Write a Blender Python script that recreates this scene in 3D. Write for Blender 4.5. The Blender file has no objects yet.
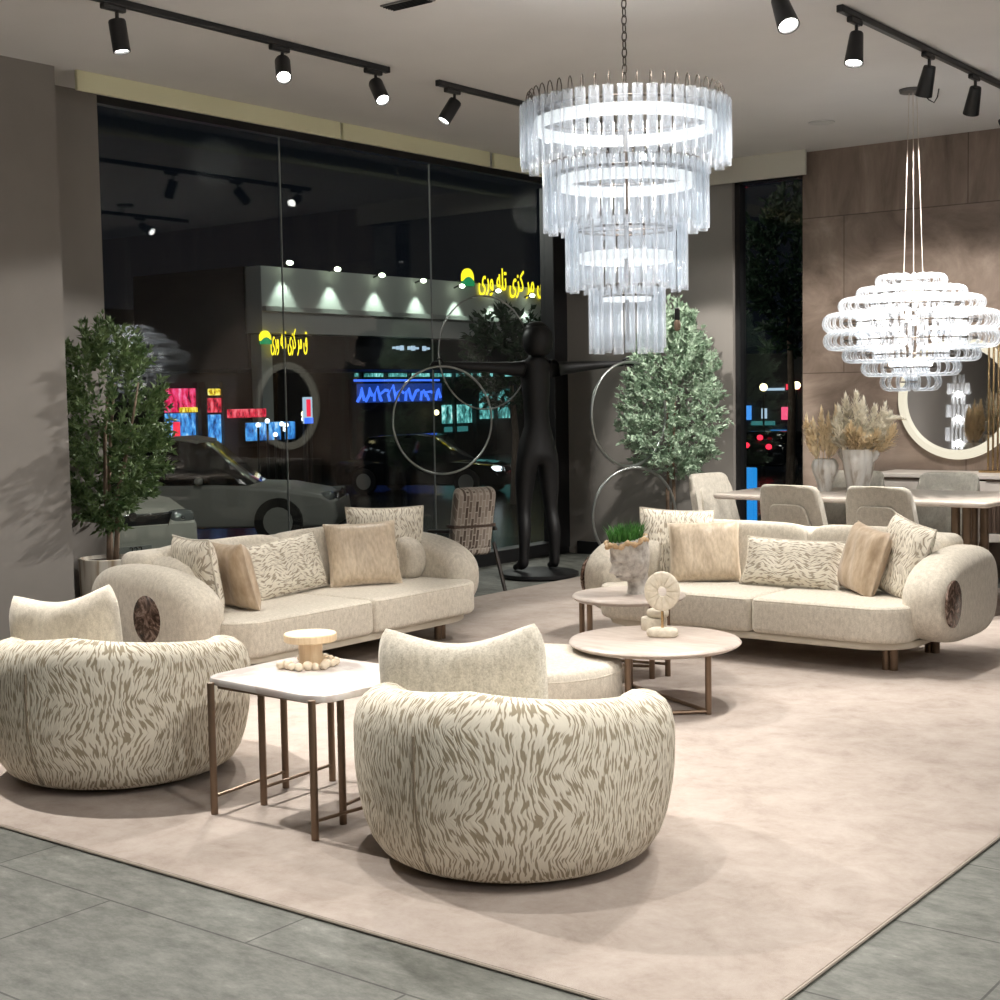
import bpy, bmesh, math, random
from mathutils import Vector, Matrix, Euler, noise as mnoise
random.seed(7)
C = bpy.context.scene.collection
SC = bpy.context.scene
PI = math.pi
cos, sin = math.cos, math.sin
R_ = math.radians

# ------------------------------------------------------------------ materials
def new_mat(name):
    m = bpy.data.materials.new(name); m.use_nodes = True
    nt = m.node_tree
    b = nt.nodes['Principled BSDF']
    return m, nt, b
def N(nt, typ, **kw):
    n = nt.nodes.new(typ)
    for k, v in kw.items():
        if k in n.inputs: n.inputs[k].default_value = v
        else: setattr(n, k, v)
    return n
def L(nt, a, b): nt.links.new(a, b)
def plain(name, col, rough=.5, metal=0, spec=.5, **kw):
    m, nt, b = new_mat(name)
    b.inputs['Base Color'].default_value = (*col, 1)
    b.inputs['Roughness'].default_value = rough
    b.inputs['Metallic'].default_value = metal
    b.inputs['Specular IOR Level'].default_value = spec
    for k, v in kw.items(): b.inputs[k.replace('_', ' ')].default_value = v
    return m
def emit(name, col, s):
    m, nt, b = new_mat(name)
    b.inputs['Base Color'].default_value = (0, 0, 0, 1)
    b.inputs['Emission Color'].default_value = (*col, 1)
    b.inputs['Emission Strength'].default_value = s
    return m
def ramp(nt, fac, stops, interp='LINEAR'):
    r = nt.nodes.new('ShaderNodeValToRGB'); r.color_ramp.interpolation = interp
    el = r.color_ramp.elements
    while len(el) < len(stops): el.new(.5)
    for e, (p, c) in zip(el, stops): e.position = p; e.color = (*c, 1) if len(c) == 3 else c
    L(nt, fac, r.inputs['Fac']); return r
def bump(nt, b, h, strength=.3, dist=.01):
    n = N(nt, 'ShaderNodeBump', Strength=strength, Distance=dist)
    L(nt, h, n.inputs['Height']); L(nt, n.outputs['Normal'], b.inputs['Normal'])
def math_(nt, op, a, b=None):
    n = nt.nodes.new('ShaderNodeMath'); n.operation = op
    for i, v in enumerate((a, b)):
        if v is None: continue
        if isinstance(v, (int, float)): n.inputs[i].default_value = v
        else: L(nt, v, n.inputs[i])
    return n.outputs[0]
def coords(nt, kind='Object', scale=(1, 1, 1), rot=(0, 0, 0)):
    tc = nt.nodes.new('ShaderNodeTexCoord'); mp = nt.nodes.new('ShaderNodeMapping')
    mp.inputs['Scale'].default_value = scale; mp.inputs['Rotation'].default_value = rot
    L(nt, tc.outputs[kind], mp.inputs['Vector']); return mp.outputs['Vector']
def noisy(name, stops, scale, rough=.8, detail=6, nrough=.6, kind='Object', stretch=(1, 1, 1), rot=(0, 0, 0),
          bump_s=0, bump_d=.01, metal=0, spec=.4, distort=0, sheen=0):
    m, nt, b = new_mat(name)
    v = coords(nt, kind, stretch, rot)
    n = N(nt, 'ShaderNodeTexNoise', Scale=scale, Detail=detail, Roughness=nrough, Distortion=distort)
    L(nt, v, n.inputs['Vector'])
    r = ramp(nt, n.outputs['Fac'], stops)
    L(nt, r.outputs['Color'], b.inputs['Base Color'])
    b.inputs['Roughness'].default_value = rough; b.inputs['Metallic'].default_value = metal
    b.inputs['Specular IOR Level'].default_value = spec
    if sheen: b.inputs['Sheen Weight'].default_value = sheen
    if bump_s: bump(nt, b, n.outputs['Fac'], bump_s, bump_d)
    return m

def zebra(name, light, dark, su=34, sv=9, thr=.5, amp=.10, per=.13, rough=.85):
    """woven tiger-stripe fabric; UV in metres, strands run mostly along v and slant in feather-like rows"""
    m, nt, b = new_mat(name)
    uv = nt.nodes.new('ShaderNodeUVMap').outputs['UV']
    sx = nt.nodes.new('ShaderNodeSeparateXYZ'); L(nt, uv, sx.inputs[0])
    u, v = sx.outputs[0], sx.outputs[1]
    big = N(nt, 'ShaderNodeTexNoise', Scale=3.0, Detail=1.0); L(nt, uv, big.inputs['Vector'])
    ph = math_(nt, 'MULTIPLY', big.outputs['Fac'], .07)
    pp = math_(nt, 'PINGPONG', math_(nt, 'ADD', v, ph), per)          # zig-zag rows
    side = math_(nt, 'SUBTRACT', math_(nt, 'PINGPONG', u, .30), .15)
    side = math_(nt, 'MULTIPLY', side, 3.4)
    w = math_(nt, 'MULTIPLY', pp, math_(nt, 'MINIMUM', math_(nt, 'MAXIMUM', side, -1.0), 1.0))
    u2 = math_(nt, 'ADD', u, w)
    w2 = N(nt, 'ShaderNodeTexNoise', Scale=16.0, Detail=2.0); L(nt, uv, w2.inputs['Vector'])
    u2 = math_(nt, 'ADD', u2, math_(nt, 'MULTIPLY', math_(nt, 'SUBTRACT', w2.outputs['Fac'], .5), .018))
    cx = nt.nodes.new('ShaderNodeCombineXYZ')
    L(nt, math_(nt, 'MULTIPLY', u2, su), cx.inputs[0]); L(nt, math_(nt, 'MULTIPLY', v, sv), cx.inputs[1])
    n = N(nt, 'ShaderNodeTexNoise', Scale=2.0, Detail=1.0, Roughness=.4); L(nt, cx.outputs[0], n.inputs['Vector'])
    r = ramp(nt, n.outputs['Fac'], [(thr - .035, dark), (thr + .02, light)])
    L(nt, r.outputs['Color'], b.inputs['Base Color'])
    b.inputs['Roughness'].default_value = rough; b.inputs['Specular IOR Level'].default_value = .2
    bump(nt, b, n.outputs['Fac'], .5, .006)
    return m

def boucle(name, c0, c1, scale=240):
    m, nt, b = new_mat(name)
    v = coords(nt)
    n = N(nt, 'ShaderNodeTexNoise', Scale=float(scale), Detail=3.0, Roughness=.7); L(nt, v, n.inputs['Vector'])
    n2 = N(nt, 'ShaderNodeTexNoise', Scale=scale / 4.0, Detail=4.0, Roughness=.75); L(nt, coords(nt, 'Object', (1, 1, .5)), n2.inputs['Vector'])
    f = math_(nt, 'ADD', math_(nt, 'MULTIPLY', n.outputs['Fac'], .45), math_(nt, 'MULTIPLY', n2.outputs['Fac'], .55))
    r = ramp(nt, f, [(.36, c0), (.6, c1)])
    L(nt, r.outputs['Color'], b.inputs['Base Color'])
    b.inputs['Roughness'].default_value = .95; b.inputs['Specular IOR Level'].default_value = .1
    b.inputs['Sheen Weight'].default_value = .15
    bump(nt, b, f, .5, .004)
    return m

M = {}
M['ceiling'] = noisy('ceiling_paint', [(.3, (.60, .59, .585)), (.7, (.64, .63, .62))], 1.5, .9)
M['plaster'] = noisy('taupe_plaster', [(.3, (.205, .188, .172)), (.7, (.225, .207, .19))], 2.5, .85, bump_s=.05)
M['pelmet'] = plain('cream_pelmet', (.72, .70, .48), .7)
M['band'] = plain('cream_band', (.62, .60, .52), .8)
M['black'] = plain('black_metal', (.012, .012, .013), .45)
M['frame'] = plain('black_frame', (.010, .010, .011), .35)
M['brass'] = plain('bronze_metal', (.21, .145, .10), .38, .75)
M['gold'] = plain('brass_metal', (.60, .42, .22), .25, 1)
M['darkmetal'] = plain('dark_chain', (.09, .075, .065), .4, .8)
M['boucle'] = boucle('cream_boucle', (.46, .415, .345), (.69, .635, .545))
M['boucle_grey'] = boucle('grey_boucle', (.36, .33, .275), (.62, .58, .50), 160)
M['chair'] = boucle('greige_chair', (.40, .37, .315), (.58, .54, .47), 200)
M['zebra'] = zebra('zebra_fabric', (.72, .675, .575), (.335, .285, .205), su=72, sv=11, thr=.475)
M['zebra_p'] = zebra('zebra_pillow', (.74, .69, .59), (.37, .32, .25), su=72, sv=13, thr=.46, per=.09)
M['satin'] = noisy('champagne_satin', [(.35, (.50, .40, .29)), (.65, (.66, .55, .42))], 60, .38, 3, stretch=(1, 1, .35), bump_s=.35, bump_d=.006)
M['taupe_velvet'] = noisy('tan_velvet', [(.35, (.36, .26, .165)), (.65, (.50, .385, .27))], 30, .5, 3, stretch=(1, 1, .4), bump_s=.3, bump_d=.006, sheen=.3)
M['plinth'] = plain('cream_plinth', (.58, .53, .44), .6)
M['medallion'] = noisy('brown_marble', [(.35, (.03, .018, .013)), (.5, (.12, .075, .055)), (.62, (.32, .23, .19)), (.7, (.06, .04, .03))], 14, .2, 6, distort=2.5)
M['travertine'] = noisy('travertine', [(.3, (.39, .325, .28)), (.5, (.48, .41, .365)), (.7, (.54, .475, .425))], 7, .35, 6, stretch=(1, 4, 1), rot=(0, 0, .5))
M['whitestone'] = noisy('white_marble', [(.42, (.58, .51, .48)), (.52, (.68, .64, .615)), (.7, (.70, .67, .645))], 5, .25, 6, distort=1.2)
M['wood'] = noisy('pale_wood', [(.3, (.62, .45, .27)), (.7, (.78, .62, .42))], 9, .5, 4, stretch=(6, 6, .6))
M['beads'] = plain('wooden_beads', (.72, .62, .48), .5)
M['stone'] = noisy('cream_stone', [(.3, (.56, .50, .40)), (.7, (.74, .68, .57))], 40, .8, 5, bump_s=.3, bump_d=.004)
M['plaster_head'] = noisy('grey_plaster', [(.32, (.30, .27, .245)), (.6, (.62, .59, .55))], 22, .7, 6, bump_s=.25, bump_d=.005)
M['goldleaf'] = noisy('ochre_leaf', [(.3, (.40, .25, .12)), (.7, (.66, .48, .30))], 30, .6, 4)
M['grass'] = noisy('grass_green', [(.3, (.03, .12, .02)), (.7, (.10, .30, .06))], 20, .6, 3)
M['statue'] = plain('black_bronze', (.010, .010, .011), .5, .3)
M['ring_metal'] = plain('ring_steel', (.36, .38, .37), .3, .9)
M['bark'] = noisy('bark', [(.3, (.10, .07, .05)), (.7, (.24, .17, .12))], 20, .8, 5, stretch=(3, 3, .5))
M['soil'] = plain('soil', (.05, .035, .025), .95)
M['pampas'] = plain('pampas_straw', (.92, .76, .52), .9)
M['pampas_light'] = plain('pampas_cream', (.95, .88, .74), .9)
M['vase'] = noisy('white_ceramic', [(.38, (.50, .44, .38)), (.47, (.76, .73, .69)), (.6, (.84, .82, .79))], 8, .4, 4, stretch=(1, 1, .3), distort=1)
M['sideboard'] = plain('white_lacquer', (.66, .60, .55), .4)
M['walnut'] = noisy('walnut', [(.3, (.055, .035, .025)), (.7, (.12, .08, .06))], 8, .5, 4, stretch=(4, 4, .4))
M['darkwood'] = plain('dark_wood', (.025, .018, .014), .45)
M['tabletop'] = noisy('table_stone', [(.35, (.52, .45, .39)), (.65, (.64, .57, .51))], 6, .3, 5, stretch=(1, 4, 1))
M['mirror'] = plain('mirror_glass', (.8, .8, .8), .02, 1)
M['lens'] = emit('lamp_lens', (1, .97, .92), 14)
M['led'] = emit('chandelier_bulb', (1, .98, .95), 1.15)
M['led2'] = emit('crystal_bulb', (1, .97, .93), 4)
M['strip'] = emit('mirror_light', (1, .92, .72), .62)
M['potstripe'] = None

# striped pot
m, nt, b = new_mat('ribbed_pot')
w = N(nt, 'ShaderNodeTexNoise', Scale=6.0, Detail=3.0); L(nt, coords(nt, 'Object', (4, 4, .25)), w.inputs['Vector'])
r = ramp(nt, w.outputs['Fac'], [(.38, (.36, .27, .18)), (.5, (.66, .61, .53)), (.7, (.74, .70, .63))])
L(nt, r.outputs['Color'], b.inputs['Base Color']); b.inputs['Roughness'].default_value = .6
M['potstripe'] = m

# foliage
def leaf_mat(name, a, c, tl):
    m, nt, b = new_mat(name)
    oi = N(nt, 'ShaderNodeTexNoise', Scale=14.0, Detail=2.0); L(nt, coords(nt), oi.inputs['Vector'])
    r = ramp(nt, oi.outputs['Fac'], [(.35, a), (.65, c)])
    L(nt, r.outputs['Color'], b.inputs['Base Color']); b.inputs['Roughness'].default_value = .5
    t = nt.nodes.new('ShaderNodeBsdfTranslucent'); L(nt, r.outputs['Color'], t.inputs['Color'])
    mx = N(nt, 'ShaderNodeMixShader'); mx.inputs[0].default_value = tl
    L(nt, b.outputs[0], mx.inputs[1]); L(nt, t.outputs[0], mx.inputs[2])
    L(nt, mx.outputs[0], nt.nodes['Material Output'].inputs['Surface'])
    return m
M['leaf'] = leaf_mat('olive_leaf', (.035, .075, .02), (.15, .22, .085), .2)
M['leaf_lit'] = leaf_mat('strongly_lit_leaf', (.20, .30, .20), (.50, .62, .48), .25)  # greens paled in the colour itself for the strong light on this tree
M['leaf_dark'] = leaf_mat('street_leaf', (.01, .03, .012), (.03, .07, .03), .2)

# window glass : see-through with a real mirror reflection growing at grazing angles
m, nt, b = new_mat('window_glass'); nt.nodes.remove(b)
tr = nt.nodes.new('ShaderNodeBsdfTransparent'); tr.inputs[0].default_value = (.90, .93, .93, 1)
gl = nt.nodes.new('ShaderNodeBsdfGlossy'); gl.inputs['Roughness'].default_value = .0
fr = N(nt, 'ShaderNodeFresnel', IOR=1.5); geo = nt.nodes.new('ShaderNodeNewGeometry')
L(nt, math_(nt, 'SUBTRACT', 1.5, math_(nt, 'MULTIPLY', geo.outputs['Backfacing'], 1.5 - 1 / 1.5)), fr.inputs['IOR']); mx = nt.nodes.new('ShaderNodeMixShader')
L(nt, fr.outputs[0], mx.inputs[0]); L(nt, tr.outputs[0], mx.inputs[1]); L(nt, gl.outputs[0], mx.inputs[2])
L(nt, mx.outputs[0], nt.nodes['Material Output'].inputs['Surface']); M['glass'] = m
# chandelier glass : clear body, glossy skin, slightly milky so that the bulbs inside make it glow
def tube_glass(name, milk, tint):
    m, nt, b = new_mat(name); nt.nodes.remove(b)
    tr = nt.nodes.new('ShaderNodeBsdfTransparent'); tr.inputs[0].default_value = (.93, .95, .96, 1)
    gl = nt.nodes.new('ShaderNodeBsdfGlossy'); gl.inputs['Roughness'].default_value = .06
    lw = N(nt, 'ShaderNodeLayerWeight', Blend=.35)
    tl = nt.nodes.new('ShaderNodeBsdfTranslucent'); tl.inputs[0].default_value = (*tint, 1)
    df = nt.nodes.new('ShaderNodeBsdfDiffuse'); df.inputs[0].default_value = (*tint, 1)
    md = N(nt, 'ShaderNodeMixShader'); md.inputs[0].default_value = .4
    L(nt, tl.outputs[0], md.inputs[1]); L(nt, df.outputs[0], md.inputs[2])
    a = nt.nodes.new('ShaderNodeMixShader'); c = nt.nodes.new('ShaderNodeMixShader')
    f = math_(nt, 'ADD', math_(nt, 'MULTIPLY', lw.outputs['Facing'], milk * 1.6), milk * .35)
    L(nt, f, a.inputs[0]); L(nt, tr.outputs[0], a.inputs[1]); L(nt, md.outputs[0], a.inputs[2])
    L(nt, math_(nt, 'ADD', math_(nt, 'MULTIPLY', math_(nt, 'POWER', lw.outputs['Facing'], 3.0), .5), .04), c.inputs[0]); L(nt, a.outputs[0], c.inputs[1]); L(nt, gl.outputs[0], c.inputs[2])
    L(nt, c.outputs[0], nt.nodes['Material Output'].inputs['Surface']); return m
M['tube'] = tube_glass('chandelier_tube_glass', .27, (.92, .94, 1.0))
M['loop'] = tube_glass('chandelier_loop_glass', .34, (.95, .96, 1.0))

# floor tiles
m, nt, b = new_mat('grey_stone_tile')
v = coords(nt)
mp = N(nt, 'ShaderNodeMapping'); L(nt, v, mp.inputs['Vector']); mp.inputs['Location'].default_value = (3.29 + .55 * 6, -2.46 + .55 * 12, 0)
br = N(nt, 'ShaderNodeTexBrick', Scale=1.0); br.offset = .5
br.inputs['Brick Width'].default_value = 1.1; br.inputs['Row Height'].default_value = .55
br.inputs['Mortar Size'].default_value = .0035; br.inputs['Mortar Smooth'].default_value = .1
br.inputs['Color1'].default_value = (.95, .95, .95, 1); br.inputs['Color2'].default_value = (1.08, 1.08, 1.08, 1); br.inputs['Mortar'].default_value = (.42, .42, .42, 1)
L(nt, mp.outputs[0], br.inputs['Vector'])
n = N(nt, 'ShaderNodeTexNoise', Scale=7.0, Detail=12.0, Roughness=.78); L(nt, coords(nt, 'Object', (1.0, 1.9, 1), (0, 0, .25)), n.inputs['Vector'])
r = ramp(nt, n.outputs['Fac'], [(.3, (.06, .062, .054)), (.48, (.122, .125, .111)), (.60, (.172, .175, .156)), (.76, (.28, .28, .255))])
mu = N(nt, 'ShaderNodeMix', data_type='RGBA', blend_type='MULTIPLY'); mu.inputs[0].default_value = 1
L(nt, r.outputs['Color'], mu.inputs[6]); L(nt, br.outputs['Color'], mu.inputs[7])
L(nt, mu.outputs[2], b.inputs['Base Color']); b.inputs['Roughness'].default_value = .62; b.inputs['Specular IOR Level'].default_value = .25
bump(nt, b, n.outputs['Fac'], .12, .01); M['floor'] = m
# rug
m, nt, b = new_mat('beige_rug')
n = N(nt, 'ShaderNodeTexNoise', Scale=5.0, Detail=14.0, Roughness=.78, Distortion=.25); L(nt, coords(nt), n.inputs['Vector'])
n2 = N(nt, 'ShaderNodeTexNoise', Scale=420.0, Detail=2.0); L(nt, coords(nt), n2.inputs['Vector'])
r = ramp(nt, n.outputs['Fac'], [(.30, (.315, .26, .225)), (.47, (.405, .345, .305)), (.60, (.45, .39, .35)), (.75, (.49, .43, .39))])
L(nt, r.outputs['Color'], b.inputs['Base Color']); b.inputs['Roughness'].default_value = .95; b.inputs['Specular IOR Level'].default_value = .1
bump(nt, b, n2.outputs['Fac'], .35, .004); M['rug'] = m
M['rug_edge'] = plain('rug_binding', (.36, .31, .26), .9)
# brown stone wall
m, nt, b = new_mat('brown_stone_slab')
v = coords(nt, 'Object', (1, 1, 1), (0, 0, 0))
wa = N(nt, 'ShaderNodeTexNoise', Scale=2.2, Detail=10.0, Roughness=.62, Distortion=.7); L(nt, coords(nt, 'Object', (2.4, 1, .55), (0, .28, 0)), wa.inputs['Vector'])
wb = N(nt, 'ShaderNodeTexNoise', Scale=1.5, Detail=12.0, Roughness=.66, Distortion=1.6); L(nt, coords(nt, 'Object', (1, 1, 1.5), (0, -.4, 0)), wb.inputs['Vector'])
sz = nt.nodes.new('ShaderNodeSeparateXYZ'); L(nt, coords(nt), sz.inputs[0])
up = math_(nt, 'GREATER_THAN', sz.outputs[2], 2.72)
wv = math_(nt, 'ADD', math_(nt, 'MULTIPLY', wa.outputs['Fac'], up), math_(nt, 'MULTIPLY', wb.outputs['Fac'], math_(nt, 'SUBTRACT', 1.0, up)))
r = ramp(nt, wv, [(.28, (.115, .085, .066)), (.43, (.20, .15, .12)), (.52, (.235, .18, .146)), (.60, (.275, .215, .175)), (.74, (.36, .285, .235))])
sx = nt.nodes.new('ShaderNodeSeparateXYZ'); L(nt, coords(nt), sx.inputs[0])
cx = nt.nodes.new('ShaderNodeCombineXYZ'); L(nt, math_(nt, 'ADD', sx.outputs[0], 4.676 + 6.6), cx.inputs[0]); L(nt, math_(nt, 'ADD', sx.outputs[2], -2.72 + 4.8), cx.inputs[1])
br = N(nt, 'ShaderNodeTexBrick', Scale=1.0); br.offset = .42
br.inputs['Brick Width'].default_value = 1.65; br.inputs['Row Height'].default_value = 1.2; br.inputs['Mortar Size'].default_value = .004
br.inputs['Color1'].default_value = (.92, .92, .92, 1); br.inputs['Color2'].default_value = (1.1, 1.08, 1.05, 1); br.inputs['Mortar'].default_value = (.45, .42, .4, 1)
L(nt, cx.outputs[0], br.inputs['Vector'])
mu = N(nt, 'ShaderNodeMix', data_type='RGBA', blend_type='MULTIPLY'); mu.inputs[0].default_value = 1
L(nt, r.outputs['Color'], mu.inputs[6]); L(nt, br.outputs['Color'], mu.inputs[7]); L(nt, mu.outputs[2], b.inputs['Base Color'])
b.inputs['Roughness'].default_value = .35; M['marble'] = m
# block-striped lounge chair fabric
m, nt, b = new_mat('block_pattern_fabric')
uv = nt.nodes.new('ShaderNodeUVMap').outputs['UV']
br = N(nt, 'ShaderNodeTexBrick', Scale=1.0); br.offset = .5
br.inputs['Brick Width'].default_value = .085; br.inputs['Row Height'].default_value = .032; br.inputs['Mortar Size'].default_value = .004
br.inputs['Color1'].default_value = (.10, .07, .055, 1); br.inputs['Color2'].default_value = (.42, .36, .31, 1); br.inputs['Mortar'].default_value = (.5, .45, .39, 1)
mp = N(nt, 'ShaderNodeMapping'); mp.inputs['Rotation'].default_value = (0, 0, PI / 2); L(nt, uv, mp.inputs['Vector']); L(nt, mp.outputs[0], br.inputs['Vector'])
L(nt, br.outputs['Color'], b.inputs['Base Color']); b.inputs['Roughness'].default_value = .9; M['blocks'] = m

# ------------------------------------------------------------------ geometry helpers
class G:
    def __init__(s): s.V = []; s.F = []; s.UV = {}
    def add(s, V, F, UV=None):
        o = len(s.V); s.V += [Vector(v) for v in V]; s.F += [[i + o for i in f] for f in F]
        if UV:
            for i, u in enumerate(UV): s.UV[i + o] = u
        return s
    def bm(s, bm, mx=None):
        bm.verts.index_update()
        V = [(mx @ v.co) if mx else v.co.copy() for v in bm.verts]; F = [[v.index for v in f.verts] for f in bm.faces]
        bm.free(); return s.add(V, F)
    def box(s, c, d, bev=0, seg=3, mx=None):
        b = bmesh.new(); bmesh.ops.create_cube(b, size=1)
        for v in b.verts: v.co = Vector((v.co.x * d[0], v.co.y * d[1], v.co.z * d[2])) + Vector(c)
        if bev: bmesh.ops.bevel(b, geom=b.edges[:], offset=bev, segments=seg, profile=.5, affect='EDGES')
        return s.bm(b, mx)
    def prism(s, pts, z0, z1, bev=0, seg=3, mx=None):
        """outline in XY extruded in Z; top and bottom rims bevelled"""
        b = bmesh.new(); f = b.faces.new([b.verts.new((x, y, z0)) for x, y in pts]); f.normal_update()
        if f.normal.z > 0: f.normal_flip()
        ex = bmesh.ops.extrude_face_region(b, geom=[f])
        for v in [e for e in ex['geom'] if isinstance(e, bmesh.types.BMVert)]: v.co.z = z1
        if bev:
            ed = [e for e in b.edges if abs(e.verts[0].co.z - e.verts[1].co.z) < 1e-6]
            bmesh.ops.bevel(b, geom=ed, offset=bev, segments=seg, profile=.5, affect='EDGES', clamp_overlap=True)
        return s.bm(b, mx)
    def tube(s, P, r, n=8, closed=False, radii=None, caps=True):
        P = [Vector(p) for p in P]; k = len(P); V = []; F = []
        up = Vector((0, 0, 1)); prev = None
        for i, p in enumerate(P):
            t = (P[(i + 1) % k] - P[i - 1]) if closed else (P[min(i + 1, k - 1)] - P[max(i - 1, 0)])
            t.normalize()
            if prev is None:
                a = t.cross(up if abs(t.z) < .9 else Vector((1, 0, 0))).normalized()
            else: a = (prev - t * prev.dot(t)).normalized()
            prev = a; c = t.cross(a); rr = radii[i] if radii else r
            V += [p + (a * cos(2 * PI * j / n) + c * sin(2 * PI * j / n)) * rr for j in range(n)]
        for i in range(k if closed else k - 1):
            q = (i + 1) % k
            for j in range(n): F.append([i * n + j, i * n + (j + 1) % n, q * n + (j + 1) % n, q * n + j])
        if caps and not closed: F += [list(range(n))[::-1], [(k - 1) * n + j for j in range(n)]]
        return s.add(V, F)
    def cyl(s, a, b, r, r2=None, n=16): return s.tube([a, b], r, n, radii=[r, r if r2 is None else r2])
    def lathe(s, prof, n=32, c=(0, 0, 0), caps=True, rf=None):
        V = []; F = []; k = len(prof); UV = []; l = 0
        for i, (r, z) in enumerate(prof):
            if i: l += math.hypot(r - prof[i - 1][0], z - prof[i - 1][1])
            for j in range(n):
                a = 2 * PI * j / n; q = r * (rf(a, z) if rf else 1)
                V.append((c[0] + q * cos(a), c[1] + q * sin(a), c[2] + z))
        for i in range(k - 1):
            for j in range(n): F.append([i * n + j, i * n + (j + 1) % n, (i + 1) * n + (j + 1) % n, (i + 1) * n + j])
        if caps: F += [list(range(n))[::-1], [(k - 1) * n + j for j in range(n)]]
        return s.add(V, F)
    def sell(s, c, d, e1=.4, e2=.4, nu=32, nv=18, mx=None):
        """superellipsoid with half sizes d"""
        def p(t, e): return math.copysign(abs(t) ** e, t)
        V = []; F = []
        for i in range(nv + 1):
            a = -PI / 2 + PI * i / nv
            for j in range(nu):
                t = 2 * PI * j / nu
                V.append(Vector((c[0] + d[0] * p(cos(a), e1) * p(cos(t), e2), c[1] + d[1] * p(cos(a), e1) * p(sin(t), e2), c[2] + d[2] * p(sin(a), e1))))
        if mx: V = [mx @ v for v in V]
        for i in range(nv):
            for j in range(nu): F.append([i * nu + j, i * nu + (j + 1) % nu, (i + 1) * nu + (j + 1) % nu, (i + 1) * nu + j])
        return s.add(V, F)
    def build(s, name, mat, parent=None, smooth=True, loc=None, rot=None, angle=40, weld=True):
        me = bpy.data.meshes.new(name); me.from_pydata([tuple(v) for v in s.V], [], s.F)
        if s.UV:
            ul = me.uv_layers.new(name='UVMap')
            for lp in me.loops: ul.data[lp.index].uv = s.UV.get(lp.vertex_index, (0, 0))
        b = bmesh.new(); b.from_mesh(me)
        if weld and not s.UV: bmesh.ops.remove_doubles(b, verts=b.verts[:], dist=1e-5)
        if weld: bmesh.ops.recalc_face_normals(b, faces=b.faces[:])
        b.to_mesh(me); b.free()
        if smooth:
            me.polygons.foreach_set('use_smooth', [True] * len(me.polygons))
            if angle: me.set_sharp_from_angle(angle=R_(angle))
        me.materials.append(M[mat] if isinstance(mat, str) else mat)
        o = bpy.data.objects.new(name, me); C.objects.link(o)
        if parent: o.parent = parent
        if loc is not None: o.location = loc
        if rot is not None: o.rotation_euler = rot
        return o

def tag(o, label, cat, group=None):
    o['label'] = label; o['category'] = cat
    if group: o['group'] = group
    return o
def thing(name, label, cat, loc=(0, 0, 0), rz=0, group=None, rot=None):
    o = bpy.data.objects.new(name, None); C.objects.link(o); o.empty_display_size = .1
    o.location = loc; o.rotation_euler = rot or (0, 0, rz)
    return tag(o, label, cat, group)
def struct(o): o['kind'] = 'structure'; return o
def dup(o, parent=None):
    c = o.copy(); C.objects.link(c)
    if parent: c.parent = parent
    for ch in list(o.children): dup(ch, c)
    return c
def rrect(w, d, r, n=6, cx=0, cy=0):
    """rounded rectangle outline; r one radius or four (++, -+, --, +-)"""
    rs = r if isinstance(r, (list, tuple)) else [r] * 4; P = []
    for k, (sx, sy) in enumerate(((1, 1), (-1, 1), (-1, -1), (1, -1))):
        q = rs[k]; ox, oy = sx * (w / 2 - q), sy * (d / 2 - q)
        for i in range(n + 1):
            a = PI / 2 * (k + i / n); P.append((cx + ox + q * cos(a), cy + oy + q * sin(a)))
    return P
def ellipse(a, b, n=40, cx=0, cy=0): return [(cx + a * cos(2 * PI * i / n), cy + b * sin(2 * PI * i / n)) for i in range(n)]
def supell(a, b, e, n=48, cx=0, cy=0):
    f = lambda t: math.copysign(abs(t) ** e, t)
    return [(cx + a * f(cos(2 * PI * i / n)), cy + b * f(sin(2 * PI * i / n))) for i in range(n)]
YZ = Matrix(((0, 0, 1, 0), (1, 0, 0, 0), (0, 1, 0, 0), (0, 0, 0, 1)))     # outline (x,y)->(y,z), thickness along x
XZ = Matrix(((1, 0, 0, 0), (0, 0, -1, 0), (0, 1, 0, 0), (0, 0, 0, 1)))    # outline -> (x,z), thickness along -y

# ------------------------------------------------------------------ the room
WX, PX, YB, YM, HC = -7.25, -6.8, 10.36, 10.48, 3.23
struct(G().box((-1.6, 3.2, -.05), (11.3, 14.9, .1)).build('floor', 'floor', smooth=False))
struct(G().box((-1.6, 3.4, HC + .05), (11.5, 15.3, .1)).build('ceiling', 'ceiling', smooth=False))
struct(G().box((-7.03, .46, HC / 2), (.46, 8.92, HC)).build('wall_left', 'plaster', smooth=False))            # pier, face at x=-6.8
struct(G().box((-7.3, 5.2, HC / 2), (.2, .6, HC)).build('trim_1', 'plaster', smooth=False))                 # recessed jamb
struct(G().box((-6.46, YB + .06, HC / 2), (1.78, .12, HC)).build('wall_back', 'plaster', smooth=False))
struct(G().box((-.485, YM + .15, HC / 2), (9.07, .3, HC)).build('wall_back_stone', 'marble', smooth=False))
struct(G().box((4.05, 3.4, HC / 2), (.1, 15, HC)).build('wall_right', 'plaster', smooth=False))
struct(G().box((-1.6, -4.05, HC / 2), (11.3, .1, HC)).build('wall_front', 'plaster', smooth=False))
# pelmet strips over the glass front
g = G()
for y0, y1 in ((5.05, 7.15), (7.175, 8.78), (8.83, YB - .03)): g.box((PX + .012, (y0 + y1) / 2, 3.175), (.024, y1 - y0, .11), .003, 1)
struct(g.build('trim_2', 'pelmet', smooth=False))
struct(G().box((-6.09, YB - .014, 3.135), (2.32, .028, .19)).build('trim_3', 'band', smooth=False))
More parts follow.
